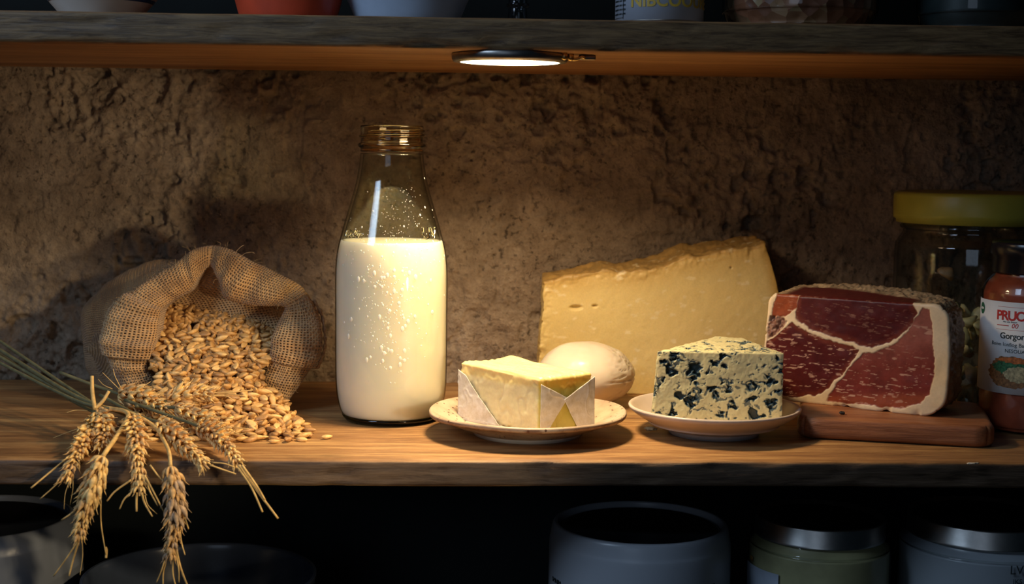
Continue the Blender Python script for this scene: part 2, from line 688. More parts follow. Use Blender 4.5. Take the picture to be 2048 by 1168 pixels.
M['dark_panel'] = m_simple('shade_dark_panel', (0.010, 0.016, 0.017), 0.7, vary=0.2, scale=20)  # near-black colour stands in for the deep shade behind jars and bowls
panel('wall_lower_shade', -1.15, 1.15, WY - 0.012, WY + 0.03, -0.45, -SHT - 0.0005, M['dark_panel'])  # added sheet in front of the wall, dark to imitate shade under the shelf
panel('wall_upper_shade', -1.15, 1.15, WY - 0.012, WY + 0.03, UZ + UT + 0.0005, 0.75, M['dark_panel'])  # same above the upper shelf: added sheet, shade put into its colour
panel('wall_left', -1.20, -1.155, 0.86, WY + 0.05, -0.45, 0.75, M['dark_panel'])
panel('wall_right', 1.155, 1.20, 0.86, WY + 0.05, -0.45, 0.75, M['dark_panel'])


def plank(name, x0, x1, y0, y1, z0, z1, mat, seed, wav=0.0008, r=0.0022):
    P, F = box_surface(420, 60, 8)
    size = (x1 - x0, y1 - y0, z1 - z0)
    V = rounded(P, size, r) + np.array([(x0 + x1) / 2, (y0 + y1) / 2, (z0 + z1) / 2])
    N = vnormals(V, F)
    d = fbm(V * np.array([9, 60, 60]), 4, seed) * wav
    nearfront = 1 - sstep(0.0, 0.008, V[:, 1] - y0)
    chip = sstep(0.15, 0.5, fbm(V * np.array([38, 120, 160]), 3, seed + 5)) * nearfront
    V = V + N * (d * (0.35 + nearfront))[:, None]
    V[:, 1] += chip * 0.0016
    # keep the bearing surface level
    o = link(name, mk_mesh(name, V, F), mat)
    return o


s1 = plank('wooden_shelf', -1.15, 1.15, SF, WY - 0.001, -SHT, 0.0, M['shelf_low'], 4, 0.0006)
tag(s1, 'worn brown wooden middle shelf that carries the milk, grain, cheeses and ham', 'shelf')
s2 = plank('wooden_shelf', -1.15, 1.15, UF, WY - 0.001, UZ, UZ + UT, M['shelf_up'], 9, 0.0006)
tag(s2, 'brown wooden upper shelf with the round lamp under it', 'shelf')
LZ = -0.272
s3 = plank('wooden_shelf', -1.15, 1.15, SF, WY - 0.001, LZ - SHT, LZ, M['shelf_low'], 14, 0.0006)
tag(s3, 'dark lowest wooden shelf carrying the shadowed jars and crocks', 'shelf')


# ------------------------------------------------------------------ lamp
def build_lamp():
    p = ground(1020, 1.002, UZ)
    root = empty('puck_light', (p.x, p.y, UZ), 'round lit puck lamp fixed under the upper wooden shelf', 'lamp')
    prof = [(0.0, 0.0), (0.0402, 0.0), (0.0407, -0.001), (0.0403, -0.0042), (0.0392, -0.0058), (0.0365, -0.0064), (0.0352, -0.0062), (0.0350, -0.0050), (0.0, -0.0050)]
    V, F = lathe(prof, 96)
    link('housing', mk_mesh('housing', V, F), M['dark_metal'], root)
    V, F = lathe([(0.0, -0.0056), (0.02, -0.0062), (0.0345, -0.0060), (0.0350, -0.0052), (0.0, -0.0052)], 96)
    t = NT('lamp_diffuser')
    t.set((0.9, 0.85, 0.75, 1), 0.5)
    t.b.inputs['Emission Color'].default_value = (1.0, 0.70, 0.40, 1)
    t.b.inputs['Emission Strength'].default_value = LAMP_STRENGTH
    link('diffuser', mk_mesh('diffuser', V, F), t.m, root)
    ld = bpy.data.lights.new('puck_beam', 'AREA')
    ld.shape = 'DISK'
    ld.size = 0.066
    ld.energy = LAMP_POWER
    ld.color = (1.0, 0.74, 0.43)
    ld.spread = math.radians(140)
    lo = bpy.data.objects.new('puck_beam', ld)
    COL.objects.link(lo)
    lo.parent = root
    lo.location = (0, 0, -0.0068)
    # spring clip and screw at its right side
    P, F = box_surface(10, 6, 2)
    V = rounded(P, (0.013, 0.008, 0.0022), 0.0008) + np.array([0.0455, -0.006, -0.0015])
    V[:, 2] -= np.abs(np.sin((V[:, 0] - 0.039) * 300)) * 0.0022
    link('spring_clip', mk_mesh('spring_clip', V, F), M['brass'], root)
    V = rounded(P, (0.012, 0.007, 0.0035), 0.0008) + np.array([0.0535, -0.002, -0.0019])
    link('clip_bracket', mk_mesh('clip_bracket', V, F), M['dark_metal'], root)
    V, F = lathe([(0, -0.0062), (0.0014, -0.006), (0.0026, -0.0045), (0.0026, -0.0005), (0, -0.0005)], 20)
    for dx, dy in ((0.0415, -0.011), (0.0365, -0.0195)):
        s = link('screw', mk_mesh('screw', V, F), M['brass'], root, (dx, dy, 0.0005))
        s.scale = (0.8, 0.8, 0.9)


build_lamp()


# ------------------------------------------------------------------ milk bottle
def build_bottle():
    c = ground(782, 1.080)
    root = empty('milk_bottle', c, 'clear glass screw-neck bottle filled most of the way with creamy milk', 'bottle')
    outer = [(0.030, 0.0), (0.0335, 0.0006), (0.0365, 0.0035), (0.0392, 0.009), (0.0412, 0.0175), (0.0423, 0.028), (0.0427, 0.045), (0.0427, 0.08), (0.0427, 0.108), (0.0422, 0.120), (0.0408, 0.131), (0.0380, 0.1420), (0.0349, 0.1530), (0.0307, 0.1675), (0.0272, 0.180), (0.0253, 0.190), (0.0242, 0.198), (0.0237, 0.203)]
    o = smoothprof(outer, 4)
    neck = [(0.0237, 0.204), (0.0240, 0.2048), (0.0236, 0.2058), (0.0238, 0.2066), (0.0250, 0.2074), (0.0256, 0.2084), (0.0256, 0.2094), (0.0250, 0.2102), (0.0237, 0.2108), (0.0235, 0.2130), (0.0235, 0.2215), (0.0238, 0.2224), (0.0236, 0.2233), (0.0228, 0.2237), (0.0218, 0.2234), (0.0214, 0.2225), (0.0214, 0.205)]
    inner = o[::-1].copy()
    inner[:, 0] -= 0.0022
    inner[:, 1] = np.maximum(inner[:, 1], 0.0048)
    prof = np.vstack([[(0.0, 0.002), (0.026, 0.002)], o, inner[1:], [(0.0, 0.0055)]])
    V, F = lathe(prof, 128)
    link('glass_body', mk_mesh('glass_body', V, F), M['glass'], root)
    ng = NT('neck_glass')
    ng.set((0.86, 0.80, 0.62, 1), 0.02, **{'Transmission_Weight': 1.0, 'IOR': 1.45})
    V, F = lathe(neck, 128, closed=True)
    link('neck_finish', mk_mesh('neck_finish', V, F), ng.m, root)
    # screw thread: two turns of ridge
    parts = []
    for (a0, a1, z0) in ((-2.9, 3.3, 0.2150), (-1.2, 2.6, 0.2188)):
        a = np.linspace(a0, a1, 90)
        r = 0.0238
        path = np.stack([r * np.cos(a - 1.2), r * np.sin(a - 1.2), z0 + (a - a0) * 0.0004], -1)
        rad = 0.0011 * np.clip(np.minimum(a - a0, a1 - a) * 4, 0.05, 1)
        parts.append(tube(path, rad, 10))
    V, F = join(parts)
    link('screw_thread', mk_mesh('screw_thread', V, F), ng.m, root)
    # thick green foot of the glass
    V, F = lathe([(0.0, 0.0001), (0.0305, 0.0001), (0.0345, 0.0004), (0.0368, 0.0030), (0.0376, 0.0046), (0.0340, 0.0046), (0.0, 0.0046)], 96)
    link('glass_base', mk_mesh('glass_base', V, F), M['glass_green'], root)
    mi = o.copy()
    mi[:, 0] -= 0.0010
    top = 0.1370
    rt = np.interp(top, mi[:, 1], mi[:, 0])
    mp = [(0.0, 0.0052)] + [(r, max(z, 0.0052)) for r, z in mi if z < top] + [(rt, top), (rt - 0.0006, top + 0.0003), (rt - 0.002, top), (0.0, top - 0.0002)]
    V, F = lathe(mp, 96)
    link('milk', mk_mesh('milk', V, F), M['milk'], root)
    # film of milk left on the glass just above the level
    # droplets of condensation
    parts = []
    rr = random.Random(5)
    zo = o[:, 1]
    ro = o[:, 0]

    def drop(ang, z, s, flat=0.5, drip=1.2):
        R = float(np.interp(z, zo, ro))
        th, ph = 10, 6
        vs, fs = [], []
        cx, cy = math.cos(ang), math.sin(ang)
        for i in range(ph + 1):
            for j in range(th):
                p = i / ph * math.pi / 2
                t = j / th * 2 * math.pi
                a = s * math.cos(p) * math.cos(t)
                b = s * drip * math.cos(p) * math.sin(t)
                d = s * flat * math.sin(p)
                if b < 0:
                    b *= 1.05
                dr = float(np.interp(z + b, zo, ro)) - R
                vs.append(((R + dr + d) * cx - a * cy, (R + dr + d) * cy + a * cx, z + b))
        for i in range(ph):
            for j in range(th):
                j2 = (j + 1) % th
                fs.append([i * th + j, i * th + j2, (i + 1) * th + j2, (i + 1) * th + j])
        parts.append((np.array(vs), fs))
    base = -math.pi / 2
    for _ in range(330):
        z = rr.gauss(0.105, 0.030)
        if not 0.03 < z < 0.19:
            continue
        ang = base + rr.uniform(-1.35, 1.35) if z > 0.12 else base + rr.gauss(0.05, 0.42)
        drop(ang, z, rr.choice([0.0003, 0.0004, 0.0005, 0.0007]) * rr.uniform(0.7, 1.2))
    for _ in range(42):
        z = rr.uniform(0.045, 0.118)
        drop(base + rr.gauss(0.0, 0.36), z, rr.uniform(0.0009, 0.0016), 0.45, rr.uniform(1.1, 1.7))
    for _ in range(110):
        z = rr.uniform(0.135, 0.178)
        drop(base + 0.25 + rr.gauss(0, 0.35), z, rr.uniform(0.00015, 0.00030))
    V, F = join(parts)
    t = NT('water_drops')
    tr = t.n('ShaderNodeBsdfTransparent')
    tr.inputs[0].default_value = (0.99, 0.98, 0.96, 1)
    t.set((0.95, 0.92, 0.84, 1), 0.08)
    t.b.inputs['IOR'].default_value = 1.45
    mx = t.n('ShaderNodeMixShader')
    mx.inputs[0].default_value = 0.55
    t.l(tr.outputs[0], mx.inputs[1])
    t.l(t.b.outputs[0], mx.inputs[2])
    t.l(mx.outputs[0], t.out.inputs[0])
    d = link('condensation', mk_mesh('condensation', V, F), t.m, root)
    d['kind'] = 'stuff'
    d['label'] = 'beads of water on the outside of the glass'
    eg = NT('lettering_glass')
    eg.set((0.93, 0.90, 0.78, 1), 0.03, **{'Transmission_Weight': 1.0, 'IOR': 1.4})
    # raised lettering moulded into the shoulder
    R = lambda z: float(np.interp(z, zo, ro))
    wrap_text('embossed_lettering', 'Gellin', 0.0085, R, base - 0.80, 0.1405, eg.m, root, depth=0.0009, slant=True, italic=0.25)
    wrap_text('embossed_lettering', 'UV', 0.0125, R, base + 0.86, 0.1400, eg.m, root, depth=0.0009, slant=True, italic=0.15)


def text_mesh(txt, size, extrude=0.0, italic=0.0, align='CENTER', bold=0.0, space=1.0):
    cu = bpy.data.curves.new('t', 'FONT')
    cu.body = txt
    cu.size = size
    cu.extrude = extrude
    cu.shear = italic
    cu.offset = bold
    cu.align_x = align
    cu.space_character = space
    cu.resolution_u = 3
    ob = bpy.data.objects.new('t', cu)
    COL.objects.link(ob)
    bpy.context.view_layer.update()
    me = bpy.data.meshes.new_from_object(ob.evaluated_get(bpy.context.evaluated_depsgraph_get()))
    bpy.data.objects.remove(ob)
    bpy.data.curves.remove(cu)
    return me


def wrap_text(name, txt, size, R, ang, z, mat, parent, depth=0.0003, slant=False, italic=0.0, bold=0.0, align='CENTER', space=1.0, lift=0.00005):
    """lay text on a cylinder / body of revolution (R may be a function of z); centre of the text at angle ang"""
    import bmesh
    me = text_mesh(txt, size, depth / 2, italic, align, bold, space)
    bm = bmesh.new()
    bm.from_mesh(me)
    xs = [v.co.x for v in bm.verts]
    if not xs:
        return None
    x = min(xs)
    while x < max(xs):
        bmesh.ops.bisect_plane(bm, geom=bm.verts[:] + bm.edges[:] + bm.faces[:], plane_co=(x, 0, 0), plane_no=(1, 0, 0))
        x += 0.0022
    Rz = R if callable(R) else (lambda q: R)
    R0 = Rz(z)
    for v in bm.verts:
        zz = z + v.co.y
        a = ang + v.co.x / R0
        r = Rz(zz) + v.co.z + depth / 2 + lift
        v.co = (r * math.cos(a), r * math.sin(a), zz)
    bm.to_mesh(me)
    bm.free()
    me.name = name
    me.materials.clear()
    return link(name, me, mat, parent)


def wrap_patch(name, R, a0, a1, z0, z1, mat, parent, thick=0.00025, n=40, outline=None, colour=None, rings=1):
    """curved rectangle sheet lying on a cylinder"""
    P, F = box_surface(n, rings, 1)
    a = a0 + (a1 - a0) * P[:, 0]
    z = z0 + (z1 - z0) * P[:, 1]
    r = R + thick * (1 - P[:, 2])
    V = np.stack([r * np.cos(a), r * np.sin(a), z], -1)
    return link(name, mk_mesh(name, V, F, smooth=False), mat, parent)


build_bottle()


# ------------------------------------------------------------------ plates
def m_speckle():
    t = NT('speckled_stoneware')
    c = t.coord()
    n1 = t.noise(c, 45, 5, 0.6)
    n2 = t.noise(c, 420, 3, 0.5)
    n3 = t.noise(c, 90, 4, 0.7)
    base = t.ramp(n1, [(0.3, (0.36, 0.24, 0.15, 1)), (0.6, (0.58, 0.45, 0.31, 1))])
    vo = t.n('ShaderNodeTexVoronoi')
    vo.inputs['Scale'].default_value = 330
    t.l(c, vo.inputs['Vector'])
    sxc = t.n('ShaderNodeSeparateXYZ')
    t.l(vo.outputs['Color'], sxc.inputs[0])
    sp_ = t.math('MULTIPLY', t.math('LESS_THAN', vo.outputs['Distance'], 0.30), t.math('GREATER_THAN', sxc.outputs[0], 0.80))
    sp_ = t.math('MAXIMUM', sp_, t.ramp(n2, [(0.70, (0, 0, 0)), (0.73, (1, 1, 1))]))
    base = t.mix(sp_, base, (0.10, 0.05, 0.03, 1))
    # brown run of glaze round the outside just under the rim
    tc = t.n('ShaderNodeTexCoord')
    sx = t.n('ShaderNodeSeparateXYZ')
    t.l(tc.outputs['Object'], sx.inputs[0])
    rad = t.math('SQRT', t.math('ADD', t.math('POWER', sx.outputs[0], 2.0), t.math('POWER', sx.outputs[1], 2.0)))
    zb = t.math('ADD', sx.outputs[2], t.math('MULTIPLY', t.math('SUBTRACT', n3, 0.5), 0.004))
    lim = t.math('SUBTRACT', t.math('MULTIPLY', rad, 0.45), 0.0155)
    under = t.math('LESS_THAN', sx.outputs[2], lim)
    band = t.math('MULTIPLY', under, t.math('MULTIPLY', t.ramp(t.math('MULTIPLY', zb, 50), [(0.52, (0, 0, 0)), (0.62, (1, 1, 1))]), t.ramp(n3, [(0.40, (0.15, 0.15, 0.15)), (0.60, (1, 1, 1))])))
    base = t.mix(t.math('MULTIPLY', band, 0.8), base, (0.16, 0.06, 0.03, 1))
    t.set(base, 0.42, None, t.bump(n3, 0.25, 0.0008))
    return t.m


M['speckle'] = m_speckle()
M['cream_glaze'] = m_simple('cream_glaze', (0.62, 0.51, 0.41), 0.28, vary=0.08, scale=35, bump=0.06)
M['foot'] = m_simple('bare_foot_clay', (0.72, 0.74, 0.76), 0.6, vary=0.08)


def build_plate():
    c = ground(1055, 1.0290)
    root = empty('stoneware_plate', c, 'speckled brown-rimmed stoneware plate under the butter', 'plate')
    prof = [(0.0, 0.0030), (0.036, 0.0030), (0.0410, 0.0030), (0.0460, 0.0048), (0.0560, 0.0092), (0.0650, 0.0125), (0.0708, 0.0142), (0.0722, 0.0156), (0.0721, 0.0172), (0.0708, 0.0180), (0.0690, 0.0174), (0.0660, 0.0160), (0.0580, 0.0125), (0.0510, 0.0088), (0.0470, 0.0072), (0.0420, 0.0068), (0.0, 0.0066)]
    P = smoothprof(prof, 4)
    V, F = lathe(P, 128)
    a = np.arctan2(V[:, 1], V[:, 0])
    V[:, 2] += np.where(V[:, 0] ** 2 + V[:, 1] ** 2 > 0.05 ** 2, 0.0004 * np.sin(a * 3 + 1) + 0.0003 * np.sin(a * 5), 0)
    link('dish', mk_mesh('dish', V, F), M['speckle'], root)
    V, F = lathe([(0.0355, 0.0033), (0.0360, 0.0), (0.0392, 0.0), (0.0408, 0.0040)], 96)
    link('foot_ring', mk_mesh('foot_ring', V, F), M['foot'], root)
    return c


def build_bowl():
    c = ground(1427, 1.0400)
    root = empty('shallow_bowl', c, 'small cream glazed bowl holding the blue-veined cheese', 'bowl')
    prof = [(0.0, 0.0035), (0.032, 0.0035), (0.0365, 0.0045), (0.0470, 0.0085), (0.0560, 0.0132), (0.0615, 0.0172), (0.0632, 0.0195), (0.0630, 0.0208), (0.0618, 0.0212), (0.0600, 0.0200), (0.0560, 0.0158), (0.0520, 0.0122), (0.0480, 0.0090), (0.0440, 0.0072), (0.0, 0.0068)]
    V, F = lathe(smoothprof(prof, 4), 128)
    link('dish', mk_mesh('dish', V, F), M['cream_glaze'], root)
    V, F = lathe([(0.0290, 0.0038), (0.0294, 0.0), (0.0330, 0.0), (0.0345, 0.0046)], 96)
    link('foot_ring', mk_mesh('foot_ring', V, F), M['foot'], root)
    return c


PL = build_plate()
BW = build_bowl()


# ------------------------------------------------------------------ butter
def build_butter():
    fr = ground(1079, 0.991)
    lf = ground(917, 1.046)
    rt = ground(1184, 1.014)
    f2, l2, r2 = (np.array([p.x, p.y]) for p in (fr, lf, rt))
    b2 = l2 + r2 - f2
    b2 += (np.array([PL.x, PL.y]) - b2) * 0.05
    z0 = 0.0072
    root = empty('butter_block', ((f2 + b2) / 2).tolist() + [z0], 'pale yellow block of butter in half-open waxed paper on the speckled plate', 'butter')
    org = np.array([*((f2 + b2) / 2), z0])
    ztop = {'f': 0.0468, 'l': 0.0508, 'r': 0.0482, 'b': 0.0500}

    def warp(P):  # P in unit cube: u along front-left face from left corner to front corner, v across toward the back, w up
        u, v, w_ = P[:, 0:1], P[:, 1:2], P[:, 2:3]
        xy = (1 - v) * ((1 - u) * l2 + u * f2) + v * ((1 - u) * b2 + u * r2)
        zt = (1 - v) * ((1 - u) * ztop['l'] + u * ztop['f']) + v * ((1 - u) * ztop['b'] + u * ztop['r'])
        z = z0 + w_ * (zt - z0)
        return np.hstack([xy, z]) - org

    P, F = box_surface(90, 70, 56)
    size = np.array([0.08, 0.05, 0.041])
    R = rounded(P, size, 0.0030) / size + 0.5
    V = warp(R)
    N = vnormals(V, F)
    Q = V * np.array([1, 1, 1])
    d = fbm(Q * 55, 4, 3) * 0.0012 + fbm(Q * 260, 3, 8) * 0.00018
    side = (R[:, 2] < 0.93)
    # creases of the clinging paper on the side faces, scraped look on top
    cr = np.abs(fbm(V * np.array([70, 70, 45]) + 4, 3, 51))
    d += np.where(side, -(1 - sstep(0, 0.16, cr)) * 0.0006, 0)
    strk = fbm(np.stack([R[:, 0] * 3, R[:, 1] * 26, R[:, 2]], -1), 3, 12)
    tm_ = sstep(0.90, 1.0, R[:, 2])
    d += tm_ * (strk * 0.0007 + 0.0025 * np.exp(-(((R[:, 0] - 0.05) / 0.22) ** 2 + ((R[:, 1] - 0.95) / 0.16) ** 2)))
    V = V + N * d[:, None]
    top = sstep(0.90, 0.99, R[:, 2])
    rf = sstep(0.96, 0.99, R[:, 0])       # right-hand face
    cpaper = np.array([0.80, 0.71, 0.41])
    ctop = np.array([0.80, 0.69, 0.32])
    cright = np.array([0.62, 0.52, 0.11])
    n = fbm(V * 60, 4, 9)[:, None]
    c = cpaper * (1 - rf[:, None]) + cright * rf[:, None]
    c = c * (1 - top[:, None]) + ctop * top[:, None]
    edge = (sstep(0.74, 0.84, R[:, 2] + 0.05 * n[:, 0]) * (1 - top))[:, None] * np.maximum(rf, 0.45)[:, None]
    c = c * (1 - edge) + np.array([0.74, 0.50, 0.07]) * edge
    c = c * (1 + 0.10 * n)
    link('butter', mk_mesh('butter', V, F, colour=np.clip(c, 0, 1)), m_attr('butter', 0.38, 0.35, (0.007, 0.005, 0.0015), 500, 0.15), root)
    # paper flaps lying on the faces
    t = NT('waxed_paper')
    cc = t.coord()
    nz = t.noise(cc, 160, 5, 0.65)
    t.set(t.ramp(nz, [(0.30, (0.58, 0.51, 0.38, 1)), (0.66, (0.80, 0.76, 0.70, 1))]), 0.42, None, t.bump(nz, 0.35, 0.0008))
    t.b.inputs['Transmission Weight'].default_value = 0.0
    paper = t.m

    def flap(pts, face, off=0.0013, seed=0, wav=0.0006, mat=paper):
        """pts polygon in face coordinates (s 0..1 along, w 0..1 up)"""
        n = 46
        S, W = np.meshgrid(np.linspace(0, 1, n), np.linspace(0, 1, n), indexing='ij')
        # triangulated fan grid: map unit square onto the quad pts
        p = np.array(pts, float)
        if len(p) == 3:
            p = np.vstack([p, p[2]])
        s, w_ = S.ravel()[:, None], W.ravel()[:, None]
        q = (1 - w_) * ((1 - s) * p[0] + s * p[1]) + w_ * ((1 - s) * p[3] + s * p[2])
        if face == 'left':
            C = np.stack([q[:, 0], np.zeros(len(q)), q[:, 1]], -1)
        else:
            C = np.stack([np.ones(len(q)), q[:, 0], q[:, 1]], -1)
        A = warp(C)
        nr = warp(C + (np.array([0, -0.02, 0]) if face == 'left' else np.array([0.02, 0, 0]))) - A
        nr /= np.linalg.norm(nr, axis=1)[:, None]
        hh = off + wav * fbm(A * 90 + seed, 3, seed) + 0.0004 * (1 - sstep(0, 0.05, np.abs(fbm(A * 60 + seed, 2, seed + 3))))
        A = A + nr * hh[:, None]
        B = A + nr * 0.0003
        I = np.arange(n * n).reshape(n, n)
        q1 = np.stack([I[:-1, :-1], I[1:, :-1], I[1:, 1:], I[:-1, 1:]], -1).reshape(-1, 4)
        ring = np.concatenate([I[:, 0], I[-1, 1:], I[-2::-1, -1], I[0, -2:0:-1]])
        q2 = q1[:, ::-1] + n * n
        r2_ = np.roll(ring, -1)
        q3 = np.stack([ring, r2_, r2_ + n * n, ring + n * n], -1)
        link('wrapper_flap', mk_mesh('wrapper_flap', np.vstack([A, B]), np.concatenate([q1[:, ::-1], q2[:, ::-1], q3])), mat, root)
    flap([(0.004, 0.04), (0.55, -0.02), (0.09, 0.78), (0.004, 0.85)], 'left', 0.0007, 3)
    flap([(0.0, -0.01), (0.12, 0.05), (0.98, 0.0), (0.98, 0.0)], 'left', 0.0009, 5, 0.0003)
    flap([(-0.01, -0.01), (0.10, -0.01), (0.50, 0.60), (0.0, 0.90)], 'right', 0.0008, 9)
    flap([(0.72, -0.01), (1.01, 0.0), (1.005, 0.93), (0.42, 0.58)], 'right', 0.0012, 12)
    return root


build_butter()


# ------------------------------------------------------------------ mozzarella
def build_mozz():
    c = ground(1170, 1.150)
    n, m = 120, 80
    th = np.linspace(0, 2 * math.pi, n, endpoint=False)
    ph = np.linspace(-math.pi / 2, math.pi / 2, m)
    T, Ph = np.meshgrid(th, ph, indexing='ij')
    d = np.stack([np.cos(Ph) * np.cos(T), np.cos(Ph) * np.sin(T), np.sin(Ph)], -1).reshape(-1, 3)
    a, h = 0.0400, 0.0268
    V = d * np.array([a, a * 0.92, h])
    V[:, 2] = np.where(V[:, 2] < 0, V[:, 2] * 1.0, V[:, 2])
    V[:, 2] = np.maximum(V[:, 2], -h * 0.93)
    V += d * (fbm(d * 2.2, 3, 6) * 0.0010)[:, None]
    # pulled folds on the right-hand side
    u = np.arctan2(d[:, 2], -d[:, 1])
    dr = sstep(0.25, 0.7, d[:, 0])
    fold = np.abs(fbm(np.stack([d[:, 0] * 5, d[:, 1] * 4, d[:, 2] * 9], -1), 3, 13))
    V -= d * ((1 - sstep(0, 0.12, fold)) * dr * 0.0011)[:, None]
    seam = np.exp(-((d[:, 2] + 0.06) / 0.02) ** 2) * sstep(0.2, 0.6, d[:, 0])
    V -= d * (seam * 0.0008)[:, None]
    V[:, 2] -= V[:, 2].min()
    I = np.arange(n * m).reshape(n, m)
    F = np.stack([I[:, :-1], np.roll(I, -1, 0)[:, :-1], np.roll(I, -1, 0)[:, 1:], I[:, 1:]], -1).reshape(-1, 4)
    mat = m_simple('mozzarella', (0.72, 0.61, 0.46), 0.28, vary=0.05, scale=30, bump=0.08, sss=0.3)
    o = link('mozzarella_ball', mk_mesh('mozzarella_ball', V, F), mat, None, (c.x, c.y, 0.0))
    tag(o, 'smooth white ball of mozzarella behind the butter plate', 'cheese')


build_mozz()


# ------------------------------------------------------------------ hard cheese wedge
def build_parmesan():
    D = 1.202
    th = 0.048
    a = ground(1074, D)
    b = ground(1566, D)
    ax = np.array([(b - a).x, (b - a).y])
    W = np.linalg.norm(ax)
    ax /= W
    bk = np.array([-ax[1], ax[0]])
    org = np.array([a.x, a.y, 0.0])
    mpp = D / FPX
    # top outline (front face) as (s metres, z metres)
    tp = [(1088, 566), (1110, 561), (1130, 557), (1150, 556), (1175, 549), (1205, 541), (1235, 545), (1265, 543), (1300, 540), (1330, 533), (1352, 522), (1375, 514), (1392, 516), (1420, 508), (1455, 502), (1490, 497), (1515, 494), (1530, 487)]
    pt = [atD(x, y, D) for x, y in tp]
    sx = np.array([(p.x - a.x) * ax[0] + (p.y - a.y) * ax[1] for p in pt])
    sz = np.array([p.z for p in pt])
    s0 = sx[0]
    sR = sx[-1]
    P, F = box_surface(230, 120, 22)     # u along, v up, w back
    F = F[:, ::-1]
    R = rounded(P, (W, 0.12, th), 0.0012) / np.array([W, 0.12, th]) + 0.5
    u, v, w_ = R[:, 0], R[:, 1], R[:, 2]
    # left and right edges by height
    vz = v
    left = np.interp(vz, [0, 0.5, 1.0], [0.0, 0.4 * s0, s0])
    right = W - (W - sR) * np.power(np.clip((vz - 0.25) / 0.75, 0, 1), 2.1)
    s = left + (right - left) * u
    zt = np.interp(s, sx, sz)
    # top falls and roughens to the back; back edge pokes up in the middle
    tb = zt + (0.0045 * np.exp(-((s - 0.125) / 0.05) ** 2) + 0.0025) * w_ + 0.0010 * w_
    z = v * (zt * (1 - w_) + tb * w_)
    wd = w_ * th
    V = np.stack([org[0] + ax[0] * s + bk[0] * wd, org[1] + ax[1] * s + bk[1] * wd, z], -1)
    N = vnormals(V, F)
    sd = np.maximum(sstep(0.90, 0.985, v), 1 - sstep(0.01, 0.05, u))
    d = fbm(V * 120, 4, 31) * (0.00035 + 0.0016 * sd) + fbm(V * 420, 3, 35) * (0.00012 + 0.0006 * sd)
    topm = sstep(0.985, 0.999, v)
    d += topm * np.abs(fbm(V * 40, 3, 38)) * 0.004
    # small eyes in the paste
    for (ex, ey, rx, rz) in ((1152, 615, 0.0052, 0.0018), (1190, 612, 0.0024, 0.0010), (1462, 535, 0.0008, 0.0008)):
        e = atD(ex, ey, D)
        se = (e.x - a.x) * ax[0] + (e.y - a.y) * ax[1]
        g = ((s - se) / rx) ** 2 + ((z - e.z) / rz) ** 2
        d -= np.where(w_ < 0.2, np.exp(-g * g * 1.2) * 0.0035, 0)
    V = V + N * d[:, None]
    n1 = fbm(np.stack([s * 12, z * 22, wd * 12], -1), 3, 3)[:, None]
    c = np.array([0.78, 0.60, 0.25]) * (1 + 0.10 * n1)
    # rind (right edge and top) deeper in colour
    rind = np.maximum(sstep(0.012, 0.0, right - s), 0)
    rind = np.maximum(rind, sstep(0.80, 1.0, v) * 0.55)[:, None]
    c = c * (1 - rind) + np.array([0.66, 0.40, 0.10]) * rind
    tt = topm[:, None] * 0.8
    c = c * (1 - tt) + np.array([0.42, 0.24, 0.07]) * (1 + 0.4 * fbm(V * 150, 3, 77)[:, None]) * tt
    # white crystals, elongated
    sp_ = sstep(0.42, 0.60, fbm(np.stack([s * 130, z * 260, wd * 150], -1), 3, 91))[:, None]
    c = c * (1 - sp_ * 0.6) + np.array([0.92, 0.78, 0.48]) * sp_ * 0.6
    V -= np.array([org[0], org[1], 0])
    o = link('hard_cheese_wedge', mk_mesh('hard_cheese_wedge', V, F, colour=np.clip(c, 0, 1)), m_attr('hard_cheese', 0.5, 0.2, (0.004, 0.003, 0.001), 700, 0.3), None, (org[0], org[1], 0.0))
    tag(o, 'large yellow wedge of hard aged cheese standing against the wall', 'cheese')
    return o


build_parmesan()


